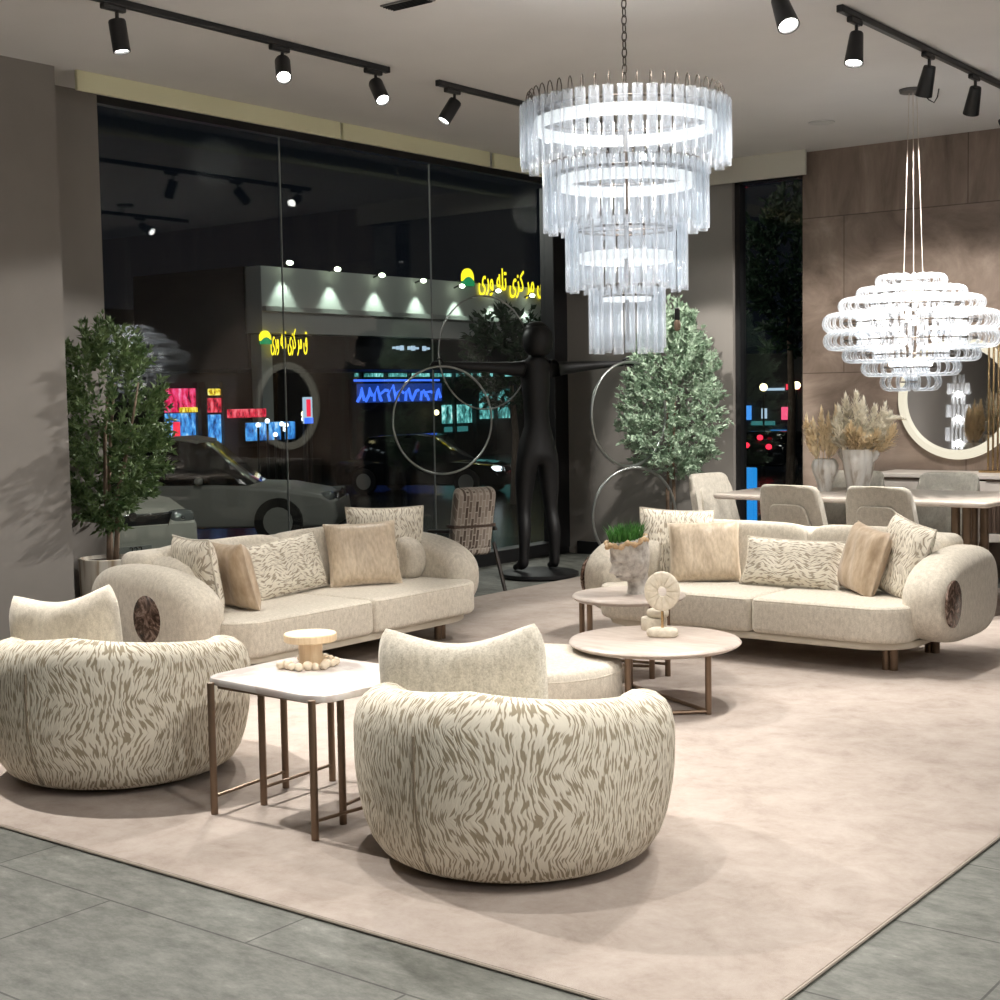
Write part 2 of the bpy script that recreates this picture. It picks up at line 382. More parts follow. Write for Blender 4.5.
# glass front
w1 = thing('window_1', '', '', (0, 0, 0)); del w1['label'], w1['category']; w1['kind'] = 'structure'
fr = G()
fr.box((WX - .02, 7.93, .055), (.16, 4.9, .11), .004, 1); fr.box((WX - .02, 7.93, 3.205), (.07, 4.9, .05), .004, 1)
fr.box((WX - .02, 5.49, 1.6), (.09, .06, 3.1), .004, 1); fr.box((WX + .0, 10.26, 1.6), (.14, .20, 3.1), .004, 1)
fr.build('window_frame', 'frame', w1, smooth=False)
for y0, y1 in ((5.52, 7.05), (7.056, 8.64), (8.646, 10.16)):
    G().box((WX - .02, (y0 + y1) / 2, 1.64), (.012, y1 - y0, 3.16)).build('glass_pane', 'glass', w1, smooth=False)
seal = plain('silicone_joint', (.30, .32, .32), .3)
for y in (7.053, 8.643): G().box((WX - .02, y, 1.64), (.0121, .006, 3.16)).build('glass_joint', seal, w1, smooth=False)
# narrow window beside the stone wall
w2 = bpy.data.objects.new('window_2', None); C.objects.link(w2); w2['kind'] = 'structure'
fr = G()
fr.box((-5.548, 10.45, 1.6), (.044, .1, 3.2)); fr.box((-5.295, 10.45, 3.13), (.54, .1, .2)); fr.box((-5.295, 10.45, .06), (.54, .12, .12))
fr.build('window_frame', 'frame', w2, smooth=False)
G().box((-5.275, 10.46, 1.56), (.52, .012, 2.9)).build('glass_pane', 'glass', w2, smooth=False)
struct(G().box((-6.34, YB - .012, .055), (1.50, .024, .11)).build('baseboard_back', 'frame', smooth=False))
struct(G().box((PX + .012, 1.0, .04), (.024, 7.8, .08)).build('baseboard_left', 'frame', smooth=False))

# rug
rg = thing('rug', 'large mottled beige rug under the seating group on grey tiles', 'rug', (-3.79, 6.29, 0))
G().prism(rrect(4.68, 7.2, .03), 0.001, .012, .004, 2).build('pile', 'rug', rg, angle=30)
G().tube([(x, y, .006) for x, y in rrect(4.685, 7.205, .03)], .0045, 6, closed=True).build('binding', 'rug_edge', rg)
RZ = .012

# ------------------------------------------------------------------ cushions
def pillow_mesh(w, h, t, nu=22, nv=22, sag=.06, dent=0, dir_u=True, rd=0):
    V = []; F = []; UV = []
    for side in (1, -1):
        for i in range(nv + 1):
            for j in range(nu + 1):
                a = -1 + 2 * j / nu; c = -1 + 2 * i / nv
                x = a * w / 2 * (1 - sag * (1 - c * c) * abs(a) ** 3 * 1.0)
                z = c * h / 2 * (1 - sag * (1 - a * a) * abs(c) ** 3 * 1.0)
                x *= 1 - rd * abs(c) ** 4; z *= 1 - rd * abs(a) ** 4
                if c > 0: z -= dent * h * (1 - a * a) * c
                q = max(0, (1 - a ** 4)) * max(0, (1 - c ** 4))
                y = side * t / 2 * q ** .5 + .004 * side * sin(9 * a + 3 * c) * q
                V.append((x, y, z)); UV.append((x + side * .7, z) if dir_u else (z, x + side * .7))
    n1 = (nu + 1) * (nv + 1)
    for s_ in (0, 1):
        for i in range(nv):
            for j in range(nu):
                k = s_ * n1 + i * (nu + 1) + j
                f = [k, k + 1, k + nu + 2, k + nu + 1]; F.append(f if s_ else f[::-1])
    rim = [i for i in range(nu + 1)] + [(i + 1) * (nu + 1) - 1 for i in range(1, nv + 1)] + [nv * (nu + 1) + j for j in range(nu - 1, -1, -1)] + [i * (nu + 1) for i in range(nv - 1, 0, -1)]
    for a, b in zip(rim, rim[1:] + rim[:1]): F.append([a, b, b + n1, a + n1])
    pts = [V[i] for i in rim]
    return V, F, UV, pts
def pillow(name, label, w, h, t, mat, loc, face, lean, roll=0, group=None, sag=.06, dent=0, piping=None, dir_u=True, rd=0):
    """loc = middle of the lower edge; face = heading (deg) the front looks to; lean = backward tilt (deg)"""
    V, F, UV, pts = pillow_mesh(w, h, t, sag=sag, dent=dent, dir_u=dir_u, rd=rd)
    r = Matrix.Rotation(R_(face + 90), 4, 'Z') @ Matrix.Rotation(R_(-lean), 4, 'X') @ Matrix.Rotation(R_(roll), 4, 'Y')
    o = thing(name, label, 'cushion', loc, 0, group); o.rotation_euler = r.to_euler()
    sh = Vector((0, 0, h / 2))
    G().add([Vector(v) + sh for v in V], F, UV).build('cover', mat, o, angle=0, weld=False)
    if piping:
        G().tube([Vector(p) + sh for p in pts], .0055, 6, closed=True).build('piping', piping, o)
    return o

# ------------------------------------------------------------------ armchairs
def armchair(label, loc, face):
    t = thing('armchair', label, 'armchair', loc, R_(face), 'tub armchairs seen from behind')   # local +X = front
    Rm = .485; V = []; F = []; UV = []; nA = 96
    def rim(a):
        d = abs(a)                                             # angle from the front
        k = min(1, max(0, (d - .55) / .85)); k = k * k * (3 - 2 * k)
        back = max(0, (d - 1.6) / 1.54)
        return .34 + .165 * k + .06 * back
    prof_n = 0
    for i in range(nA):
        a = -PI + 2 * PI * i / nA; h = rim(a); P = []
        for q, z in ((.0, .02), (.70, .02), (.78, .024), (.855, .045), (.91, .085), (.95, .14), (.98, .21), (.997, .28), (1.0, .335)): P.append((Rm * q, z * 1.0))
        top = []                                                 # rounded roll at the rim
        rr = .095
        for k in range(1, 9):
            b = PI * k / 8 - PI / 2 * 0
            top.append((Rm - rr + rr * cos(b * .95) - .004, h - rr + rr * sin(b * .95)))
        P += [(Rm * 1.0, max(.345, (h - rr) * .97))] + top
        zi = .29
        P += [(Rm - 2 * rr - .012, max(zi, h - rr - .06)), (Rm - 2 * rr - .03, zi), (0, zi)]
        l = 0; prof_n = len(P)
        for k, (q, z) in enumerate(P):
            if k: l += math.hypot(q - P[k - 1][0], z - P[k - 1][1])
            V.append((q * cos(a), q * sin(a), z)); UV.append((a * Rm, l))
    # duplicate the first meridian for a clean uv seam
    for k in range(prof_n): V.append(V[k]); UV.append((PI * Rm, UV[k][1]))
    for i in range(nA):
        for k in range(prof_n - 1):
            p = i * prof_n + k; F.append([p, p + prof_n, p + prof_n + 1, p + 1])
    G().add(V, F, UV).build('shell', 'zebra', t, angle=0, weld=False)
    G().sell((.05, 0, .315), (.34, .325, .07), .5, .8).build('seat_cushion', 'zebra', t, angle=0)
    for a in (PI - .26,):                                 # vertical seams in the back
        pts = [(Rm * q * cos(a), Rm * q * sin(a), z) for q, z in ((.862, .046), (.917, .086), (.957, .141), (.987, .211), (1.003, .28), (1.006, .335), (1.006, .42), (1.0, .45))]
        G().tube(pts, .0035, 5).build('seam', plain('seam_thread', (.22, .18, .13), .8), t)
    G().lathe([(.29, 0), (.30, .004), (.30, .018), (.27, .024)], 48).build('swivel_base', 'darkwood', t)
    return t
a1 = armchair('zebra-patterned tub armchair in front, its back to us beside the side table', (-2.60, 3.44, RZ), 107)
a2 = armchair('zebra-patterned tub armchair at the left edge, its back to the grey tiles', (-4.40, 3.37, RZ), 117)
pillow('back_cushion', 'grey boucle cushion standing up behind the rim of the front armchair', (.56), .37, .15, 'boucle_grey', (-2.735, 3.37, .35), 108, -4, 4, sag=.02, dent=.20, piping=None, rd=.13)
pillow('back_cushion', 'pale boucle cushion standing up behind the rim of the left armchair', .46, .35, .15, 'boucle', (-4.53, 3.25, .37), 114, -3, 7, sag=.02, dent=.18, rd=.13)

# ------------------------------------------------------------------ sofas
def arm_outline(y0, y1, zc, hz, yc, n=14):
    P = []
    for (sx, sz, ex) in ((1, 1, .68), (-1, 1, .88), (-1, -1, .68), (1, -1, .74)):
        for k in range(n):
            a = PI / 2 * k / n if sx * sz > 0 else PI / 2 * (n - k) / n
            cx_, cz_ = cos(a) ** ex, sin(a) ** ex
            P.append((yc + sx * cx_ * ((y1 - yc) if sx > 0 else (yc - y0)), zc + sz * cz_ * hz))
    return P
def inflated(outline, half, r, cy, cz, mx, n=7):
    secs = []
    for i in range(n + 1): b = PI / 2 * i / n; secs.append((-half + r * (1 - sin(b)), r * (1 - cos(b))))
    secs = secs[:] + [(-x, q) for x, q in secs[::-1]]
    V = []; F = []; m_ = len(outline)
    secs = [(-half, r * 1.0)] + secs[1:-1] + [(half, r * 1.0)]
    # section positions: ends are inset by r, the middle is full
    full = []
    for i in range(n + 1): b = PI / 2 * i / n; full.append((-half + r - r * cos(b), r - r * sin(b)))
    full += [(-x, q) for x, q in full[::-1]]
    for x, q in full:
        for (y, z) in outline:
            d = Vector((y - cy, z - cz)); l = d.length; d = d * ((l - q) / l); V.append((x, cy + d.x, cz + d.y))
    k = len(full)
    for i in range(k - 1):
        for j in range(m_): F.append([i * m_ + j, i * m_ + (j + 1) % m_, (i + 1) * m_ + (j + 1) % m_, (i + 1) * m_ + j])
    F.append(list(range(m_))[::-1]); F.append([(k - 1) * m_ + j for j in range(m_)])
    return G().add([mx @ Vector(v) for v in V], F)
def sofa(label, loc, rz, half=1.13, split=0.0, my=-.12):
    t = thing('sofa', label, 'sofa', loc, rz, 'cream boucle sofas')
    xs = half - .155
    G().prism(rrect(2 * xs - .02, .84, (.2, .2, .24, .24), 8, 0, -.01), .12, .158, .012, 2).build('plinth', 'plinth', t)
    for sx in (-1, 1):
        w0, w1 = (split, xs) if sx > 0 else (-xs, split); w = w1 - w0 - .004
        rr = (.03, .03, .03, .17) if sx > 0 else (.03, .03, .17, .03)
        sc = G().prism(rrect(w, .80, rr, 8, (w0 + w1) / 2, -.065), .158, .338, .045, 5).build('seat_cushion', 'boucle', t, angle=60)
        G().tube([(x, y, .325) for x, y in rrect(w - .012, .788, rr, 8, (w0 + w1) / 2, -.065)], .005, 6, closed=True).build('piping', 'boucle', sc)
    # back shell and the two back cushions
    G().prism(rrect(2 * xs - .02, .24, (.1, .1, .05, .05), 8, 0, .345), .15, .625, .075, 6).build('backrest', 'boucle', t, angle=60)
    for sx in (-1, 1):
        w0, w1 = (split, xs - .13) if sx > 0 else (-xs + .13, split)
        G().sell(((w0 + w1) / 2, .25, .49), ((w1 - w0) / 2 - .004, .09, .165), .35, .3, 40, 20,
                 Matrix.Translation((0, .25, .33)) @ Matrix.Rotation(R_(-9), 4, 'X') @ Matrix.Translation((0, -.25, -.33))).build('back_cushion', 'boucle', t, angle=0)
    for sx in (-1, 1):
        arm = inflated(arm_outline(-.335, .49, .352, .232, .18), .12, .095, .08, .352, Matrix.Translation((sx * (half - .115), 0, 0))).build('arm', 'boucle', t, angle=50)
        md = G().prism(ellipse(.10, .115, 36, my, .345), -.006, .006, .003, 2, Matrix.Translation((sx * (half + .0005), 0, 0)) @ YZ).build('medallion', 'medallion', arm)
        md['label'] = 'oval of dark brown marble set in the arm'
        inflated(arm_outline(-.10, .43, .45, .155, .20), .075, .065, .17, .45, Matrix.Translation((sx * (half - .285), 0, 0))).build('arm_pad', 'boucle', t, angle=50)
    for sx in (-1, 1):
        for y in (-.24, .32):
            g = G(); g.cyl((sx * (xs - .15) - .018, y, -.0), (sx * (xs - .15) - .018, y, .125), .021); g.cyl((sx * (xs - .15) + .02, y, 0), (sx * (xs - .15) + .02, y, .125), .021)
            lg = g.build('leg', 'brass', t); lg['label'] = 'bronze double-tube leg'
    return t
sofa('cream boucle sofa along the glass front, five cushions on it', (-5.48, 5.46, RZ), PI / 2, 1.09, 0.0, .0)
sofa('cream boucle sofa in front of the dining table, its right end towards us', (-3.50, 6.97, RZ), 0, 1.045, .09, -.21)
ZS = .345
# left sofa (faces +X)
pillow('cushion', 'upright zebra cushion against the near arm of the sofa by the glass front', .36, .38, .13, 'zebra_p', (-5.50, 4.74, ZS), 78, 10, piping='boucle')
pillow('cushion', 'plain tan velvet cushion second from the near arm of the glass-front sofa', .33, .35, .13, 'taupe_velvet', (-5.40, 4.91, ZS), 76, 14, 2)
pillow('cushion', 'long zebra lumbar cushion in the middle of the glass-front sofa', .66, .31, .13, 'zebra_p', (-5.55, 5.38, ZS), 6, 16, -3, piping='boucle', dir_u=False)
pillow('cushion', 'shiny champagne square cushion leaning on a zebra one on the glass-front sofa', .42, .37, .14, 'satin', (-5.44, 5.86, ZS), -32, 18, -1)
pillow('cushion', 'square zebra cushion at the far end of the glass-front sofa, behind the champagne one', .46, .42, .14, 'zebra_p', (-5.56, 6.17, ZS), -36, 12, 1, piping='boucle')
# right sofa (faces -Y)
pillow('cushion', 'square zebra cushion at the left end of the sofa before the dining table', .42, .40, .13, 'zebra_p', (-4.14, 6.99, ZS), -60, 16, 3, piping='boucle')
pillow('cushion', 'shiny champagne square cushion second from the left on the right-hand sofa', .40, .35, .14, 'satin', (-3.90, 6.93, ZS), -60, 20, -2)
pillow('cushion', 'long zebra lumbar cushion in the middle of the right-hand sofa', .56, .27, .13, 'zebra_p', (-3.42, 6.96, ZS), -86, 22, 1, piping='boucle', dir_u=False)
pillow('cushion', 'plain tan square cushion tilted beside the rightmost zebra one', .36, .36, .13, 'taupe_velvet', (-3.05, 6.95, ZS), -128, 16, 6)
pillow('cushion', 'square zebra cushion against the right arm of the right-hand sofa', .36, .40, .13, 'zebra_p', (-2.86, 6.96, ZS), -122, 16, 10, piping='boucle')

# ------------------------------------------------------------------ tables, pouf and decor
pf = thing('pouf', 'round cream boucle pouf half under the large round coffee table', 'pouf', (-3.68, 5.02, RZ))
G().lathe([(.0, .0), (.37, 0), (.385, .01), (.388, .195), (.378, .225), (.345, .240), (.0, .244)], 64, caps=False).build('body', 'boucle', pf, angle=60)
G().tube([(.384 * cos(2 * PI * i / 64), .384 * sin(2 * PI * i / 64),   .20) for i in range(64)], .005, 6, closed=True).build('piping', 'boucle', pf)

def leg_tube(t, p, h, r=.014, z=0):
    return G().cyl((p[0], p[1], z), (p[0], p[1], h), r, n=14).build('leg', 'brass', t)
# large round coffee table
ct = thing('coffee_table', 'large round travertine coffee table holding the ring sculpture', 'coffee table', (-3.34, 5.47, RZ))
G().lathe([(0, .258), (.36, .258), (.377, .266), (.384, .275), (.377, .284), (.36, .288), (0, .288)], 72, caps=False).build('tabletop', 'travertine', ct, angle=50)
P = {a: (.33 * cos(R_(a)), .33 * sin(R_(a))) for a in (345, 281, 142)}
for a, p in P.items(): leg_tube(ct, p, .26)
for a, b in ((345, 281), (345, 142), (281, 142)):
    for z in (.012,): G().cyl((*P[a], z), (*P[b], z), .009, n=8).build('floor_rail', 'brass', ct)
# small round table
st = thing('coffee_table', 'small round travertine table holding the head planter', 'coffee table', (-3.83, 6.03, RZ))
G().lathe([(0, .358), (.265, .358), (.277, .366), (.282, .374), (.277, .383), (.262, .388), (0, .388)], 64, caps=False).build('tabletop', 'travertine', st, angle=50)
P = {a: (.235 * cos(R_(a)), .235 * sin(R_(a))) for a in (208, 248, 330, 355)}
for a, p in P.items(): leg_tube(st, p, .36)
for a, b in ((208, 355), (248, 330)): G().cyl((*P[a], .06), (*P[b], .06), .007, n=8).build('rail', 'brass', st)
# square side table
sd = thing('side_table', 'square white-marble side table on slim bronze legs between the armchairs', 'side table', (-3.435, 3.43, RZ))
top = [(-.29, -.19), (-.255, -.245), (.235, -.275), (.30, -.235), (.33, .20), (.27, .265), (-.22, .255), (-.29, .20)]
def soften(P, r=.04, n=4):
    out = []
    for i in range(len(P)):
        a, b, c = Vector(P[i - 1]), Vector(P[i]), Vector(P[(i + 1) % len(P)])
        d0 = (a - b).normalized() * min(r, (a - b).length * .4); d1 = (c - b).normalized() * min(r, (c - b).length * .4)
        for k in range(n + 1):
            s = k / n; q = (b + d0) * (1 - s) ** 2 + b * 2 * s * (1 - s) + (b + d1) * s * s; out.append((q.x, q.y))
    return out
G().prism(soften(top), .432, .457, .006, 2).build('tabletop', 'whitestone', sd, angle=30)
LP = {'a': (-.223, -.262), 'b': (-.167, -.09), 'c': (-.26, .103), 'd': (.261, -.275), 'e': (-.186, .264), 'f': (.214, -.099), 'g': (.30, .10), 'h': (.16, .25)}
for k, p in LP.items(): leg_tube(sd, p, .434 if k not in 'ad' else .445, .0125)
for a, b in (('a', 'c'), ('b', 'e'), ('d', 'g'), ('f', 'h')): G().cyl((*LP[a], .06), (*LP[b], .06), .006, n=8).build('rail', 'brass', sd)
G().box((0, 0, .425), (.46, .46, .014), .004, 1).build('top_frame', 'brass', sd, smooth=False)
zt = RZ + .457
pd = thing('pedestal_stand', 'pale wooden pedestal stand on the square side table', 'stand', (-3.55, 3.53, zt)); pd.scale = (.82, .82, .86)
G().lathe([(0, 0), (.049, 0), (.05, .004), (.05, .10), (0, .10)], 28, caps=False, rf=lambda a, z: 1 + .02 * cos(14 * a)).build('stem', 'wood', pd)
G().lathe([(0, .10), (.108, .10), (.112, .104), (.112, .128), (.108, .132), (0, .132)], 48, caps=False).build('plate', 'wood', pd, angle=30)
bd = thing('bead_garland', 'string of pale wooden beads lying round the foot of the pedestal stand', 'beads', (-3.55, 3.53, zt)); bd.scale = (.85, .85, .8)
random.seed(3)
for i in range(17):
    a = R_(-170 + i * 17.5) + R_(38); rr = .105 + .012 * sin(i * 2.1); br_ = .0165 + .002 * (i % 3)
    G().sell((rr * cos(a), rr * sin(a) - .02, br_ * .95), (br_, br_, br_), 1, 1, 14, 9).build('bead', 'beads', bd)
G().tube([((.105 + .012 * sin(i * 2.1)) * cos(R_(-132 + i * 17.5)), (.105 + .012 * sin(i * 2.1)) * sin(R_(-132 + i * 17.5)) - .02, .017) for i in range(17)], .002, 5).build('cord', 'beads', bd)
# ring sculpture
zc = RZ + .288
rs = thing('ring_sculpture', 'round carved stone disc with a hole on a stone foot, on the large coffee table', 'sculpture', (-3.335, 5.53, zc), R_(20)); rs.scale = (.9, .9, 1.0)
V = []; F = []
g = G()
n = 72
prof = [(.024, -.014), (.030, -.018), (.080, -.016), (.089, -.008), (.089, .008), (.080, .016), (.030, .018), (.024, .014)]
for j in range(n):
    a = 2 * PI * j / n; gr = .007 * (1 if j % 6 < 1 else 0)
    for r_, y in prof: V.append((r_ * cos(a), (y - math.copysign(gr, y)) if .03 <= r_ <= .081 else y, .205 + r_ * sin(a)))
k = len(prof)
for j in range(n):
    for i in range(k): F.append([j * k + i, j * k + (i + 1) % k, ((j + 1) % n) * k + (i + 1) % k, ((j + 1) % n) * k + i])
g.add(V, F).build('disc', 'stone', rs, angle=50)
G().cyl((0, 0, .02), (0, 0, .12), .007, n=10).build('rod', 'gold', rs)
random.seed(5)
g = G(); g.sell((0, 0, .018), (.075, .05, .022), .5, .6, 20, 10)
for v in g.V: v += Vector((mnoise.noise(v * 30) * .008, mnoise.noise(v * 30 + Vector((5, 0, 0))) * .008, 0))
for v in g.V: v.z = max(0, v.z)
g.build('foot', 'stone', rs, angle=0)
sc = thing('candle_holder', 'pair of stacked cream stone blocks behind the ring sculpture', 'ornament', (-3.47, 5.68, zc))
G().lathe([(0, 0), (.058, 0), (.06, .004), (.06, .052), (.057, .056), (0, .056)], 32, caps=False).build('lower_block', 'stone', sc, angle=40)
g = G(); g.sell((.02, .0, .078), (.05, .04, .022), .6, .7, 20, 10); g.build('upper_block', 'stone', sc, angle=0)
# head planter
hp = thing('head_planter', 'grey plaster head-shaped planter with grass hair on the small round table', 'planter', (-3.80, 6.06, RZ + .388), R_(246)); hp.scale = (.86, .86, .93)
V = []; F = []; nA, nZ = 96, 100; Hh = .30
def bumpf(a, z, a0, z0, sa, sz): return math.exp(-((a - a0) / sa) ** 2 - ((z - z0) / sz) ** 2)
for i in range(nZ + 1):
    z = Hh * i / nZ
    nk = (.058 + .016 * max(0, (.05 - z) / .05) ** 2, .062 + .018 * max(0, (.05 - z) / .05) ** 2, .016)
    k_ = min(1, max(0, (z - .070) / .045)); k_ = k_ * k_ * (3 - 2 * k_); up_ = min(1, max(0, (z - .10) / .12))
    hd_ = (.076 + .026 * math.sin(up_ * PI / 2), .094 + .024 * math.sin(up_ * PI / 2), -.012)
    q, dep, off = [nk[m] + (hd_[m] - nk[m]) * k_ for m in range(3)]
    for j in range(nA):
        a = 2 * PI * j / nA - PI                                   # 0 = face
        x = -off + dep * cos(a); y = q * sin(a)
        d = .040 * bumpf(a, z, 0, .150, .15, .015) + .024 * bumpf(a, z, 0, .172, .10, .022)          # nose
        d += .014 * bumpf(a, z, .0, .205, .8, .014)                                              # brow
        d -= .022 * (bumpf(a, z, .40, .186, .20, .014) + bumpf(a, z, -.40, .186, .20, .014))         # eye sockets
        d += .010 * (bumpf(a, z, .40, .185, .11, .007) + bumpf(a, z, -.40, .185, .11, .007))         # eyes
        d += .016 * bumpf(a, z, 0, .128, .26, .006) + .015 * bumpf(a, z, 0, .114, .22, .006) - .010 * bumpf(a, z, 0, .121, .3, .003)   # lips
        d += .022 * bumpf(a, z, 0, .092, .34, .014)                                              # chin
        d -= .008 * (bumpf(a, z, .75, .125, .25, .022) + bumpf(a, z, -.75, .125, .25, .022))         # cheeks drawn in
        d += .016 * (bumpf(a, z, 1.6, .170, .13, .025) + bumpf(a, z, -1.6, .170, .13, .025))        # ears
        V.append((x + d * cos(a), y + d * sin(a), z))
for i in range(nZ):
    for j in range(nA): F.append([i * nA + j, i * nA + (j + 1) % nA, (i + 1) * nA + (j + 1) % nA, (i + 1) * nA + j])
F.append(list(range(nA))[::-1])
F.append([nZ * nA + j for j in range(nA)])
tilt = Matrix.Rotation(R_(9), 4, 'Y')
G().add([tilt @ Vector(v) for v in V], F).build('head', 'plaster_head', hp, angle=70)
g = G(); ring = []
for j in range(60):
    a = 2 * PI * j / 60; ring.append(tilt @ Vector((.025 + .118 * cos(a), .102 * sin(a), Hh - .012 + .009 * sin(7 * a))))
g.tube(ring, .014, 8, closed=True, radii=[.013 + .005 * sin(j * 1.9) for j in range(60)])
g.build('rim', 'goldleaf', hp, angle=0)['label'] = 'ochre ruffled rim of the planter'
random.seed(11); V = []; F = []
for i in range(420):
    a = random.random() * 2 * PI; q = random.random() ** .5
    b = tilt @ Vector((.025 + .10 * q * cos(a), .085 * q * sin(a), Hh - .005)); h = random.uniform(.05, .10)
    out = Vector((cos(a) * q, sin(a) * q, 0)) * random.uniform(.0, .05) + Vector((random.gauss(0, .012), random.gauss(0, .012), 0))
    s_ = Vector((random.gauss(0, 1), random.gauss(0, 1), 0)).normalized() * .0032; k = len(V)
    m_ = b + Vector((0, 0, h * .6)) + out * .4; tp = b + Vector((0, 0, h)) + out
    V += [b - s_, b + s_, m_ + s_ * .9, m_ - s_ * .9, tp]; F += [[k, k + 1, k + 2, k + 3], [k + 3, k + 2, k + 4]]
o = G().add(V, F).build('grass', 'grass', hp, smooth=False, weld=False); o['kind'] = 'stuff'

# ------------------------------------------------------------------ dining set
dt = thing('dining_table', 'long stone-topped dining table behind the right-hand sofa', 'dining table', (-3.80, 8.93, RZ))
G().prism(rrect(1.86, .93, .07, 6), .665, .70, .014, 3).build('tabletop', 'tabletop', dt, angle=30)
for x in (-.62, .66):
    for y, dx in ((-.16, -.035), (-.16, .035), (.16, -.035), (.16, .035)):
        G().cyl((x + dx, y, .02), (x + dx, y, .67), .028, n=14).build('leg', 'brass', dt)
    G().box((x, 0, .012), (.16, .5, .024), .006, 2).build('foot_plate', 'brass', dt)
def dining_chair(label, loc, face):
    t = thing('dining_chair', label, 'chair', loc, R_(face - 90), 'upholstered dining chairs')    # local +Y = front
    b = bmesh.new()
    def slab(pts, y0, y1, bev, curve, lean):
        g = G().prism(pts, y0, y1, bev, 4, XZ)
        for v in g.V:
            z = v.z; v.y += curve * v.x * v.x - (z - .36) * lean
        return g
    def outline(w0, w1, z0, z1, r, n=6):
        P = []
        for k in range(n + 1):
            a = PI / 2 * k / n; P.append((w1 / 2 - r + r * cos(a), z1 - r + r * sin(a)))
        for k in range(n + 1):
            a = PI / 2 + PI / 2 * k / n; P.append((-w1 / 2 + r + r * cos(a), z1 - r + r * sin(a)))
        return P + [(-w0 / 2, z0), (w0 / 2, z0)]
    # subdivided outline so the slab can curve
    def dense(P, m=5):
        out = []
        for i in range(len(P)):
            a, c = Vector(P[i]), Vector(P[(i + 1) % len(P)]); n_ = max(1, int((a - c).length / .05))
            out += [tuple(a.lerp(c, k / n_)) for k in range(n_)]
        return out
    bk = slab(dense(outline(.45, .38, .30, .80, .05)), .17, .225, .02, 1.1, .22).build('backrest', 'chair', t, angle=60)
    slab(dense(outline(.36, .24, .32, .68, .05)), .218, .234, .008, 1.1, .22).build('back_panel', 'chair', bk, angle=60)
    slab(dense(outline(.34, .24, .36, .72, .05)), .150, .176, .012, 1.1, .22).build('inner_pad', 'chair', bk, angle=60)
    G().prism(rrect(.44, .42, (.12, .12, .06, .06), 6, 0, .02), .31, .395, .03, 4).build('seat', 'chair', t, angle=60)
    for sx in (-1, 1):
        for sy in (-1, 1): G().cyl((sx * .17, sy * .16 + .02, .32), (sx * .20, sy * .19 + .02, 0), .013, .010, 12).build('leg', 'brass', t)
    t.scale = (1.08, 1.0, 1.0)
    return t
dining_chair('greige dining chair seen from behind, left one of the two at the near long side', (-3.95, 8.36, RZ), 84)
dining_chair('greige dining chair seen from behind, right one of the two at the near long side', (-3.42, 8.43, RZ), 88)
dining_chair('greige dining chair at the left end of the dining table, before the dark window', (-4.80, 8.98, RZ), -8)
dining_chair('greige dining chair on the far side of the table, in front of the sideboard, right', (-3.54, 9.40, RZ), -90)
dining_chair('greige dining chair on the far side of the table, half hidden by the two vases', (-4.22, 9.42, RZ), -90)
sl = thing('stool', 'round grey stool at the right edge behind the sofa arm', 'stool', (-2.62, 8.60, RZ))
G().lathe([(0, .30), (.17, .30), (.20, .32), (.20, .37), (.17, .395), (0, .40)], 40, caps=False).build('seat', 'chair', sl, angle=60)
for k in range(4): G().cyl((.13 * cos(k * PI / 2 + .6), .13 * sin(k * PI / 2 + .6), .31), (.17 * cos(k * PI / 2 + .6), .17 * sin(k * PI / 2 + .6), 0), .013, n=10).build('leg', 'darkwood', sl)

# sideboard under the mirror
sb = thing('sideboard', 'long white sideboard with brown fluted doors along the stone wall', 'sideboard', (-2.7, 10.22, 0))
W = 3.1
G().box((0, .0, .765), (W, .48, .03), .004, 1).build('top', 'sideboard', sb, smooth=False)
G().box((0, .01, .34), (W, .46, .06), .004, 1).build('bottom_board', 'sideboard', sb, smooth=False)
G().box((0, .06, .56), (W - .04, .36, .40)).build('carcass', 'walnut', sb, smooth=False)
for x in (-W / 2 + .015, W / 2 - .015): G().box((x, 0, .56), (.03, .46, .40), .003, 1).build('side_panel', 'sideboard', sb, smooth=False)
for k in range(4):
    x = -W / 2 + .03 + (W - .06) * (k + .5) / 4; w = (W - .06) / 4 - .008
    dr = G().box((x, -.215, .685), (w, .03, .10), .003, 1).build('drawer', 'sideboard', sb, smooth=False)
    G().box((x, -.234, .742), (w * .86, .012, .008)).build('finger_pull', 'walnut', dr, smooth=False)
    g = G(); m_ = int(w / .028)
    for i in range(m_): g.cyl((x - w / 2 + (i + .5) * w / m_, -.20, .375), (x - w / 2 + (i + .5) * w / m_, -.20, .625), .013, n=8)
    g.box((x, -.19, .50), (w, .02, .25)); g.build('door', 'walnut', sb)['label'] = 'brown fluted door'
for x in (-1.35, 0, 1.35):
    for y in (-.15, .15): G().cyl((x, y, 0), (x, y, .315), .016, n=10).build('leg', 'brass', sb)
# mirror
mr = thing('wall_mirror', 'large round mirror with glowing cream rim on the brown stone wall', 'mirror', (-3.775, YM - .001, 1.312))
R90 = Matrix.Rotation(R_(90), 4, 'X')
g = G().lathe([(0, .0), (.395, 0), (.395, .035), (0, .035)], 72, caps=False)
g.V = [R90 @ v for v in g.V]; g.build('mirror_glass', 'mirror', mr, angle=30)
g = G().lathe([(.375, 0), (.445, 0), (.45, .02), (.445, .05), (.40, .055), (.38, .04), (.375, 0)], 72, caps=False)
g.V = [R90 @ v for v in g.V]; g.build('rim', 'strip', mr, angle=40)
br_ = thing('brass_rod_ornament', 'three slim brass rods standing on the sideboard before the mirror', 'ornament', (-3.462, 10.30, .78))
G().box((0, 0, .008), (.18, .08, .016), .003, 1).build('base', 'gold', br_, smooth=False)
for x in (-.034, 0, .034): G().cyl((x, 0, .012), (x, 0, .98), .0075, n=10).build('rod', 'gold', br_)
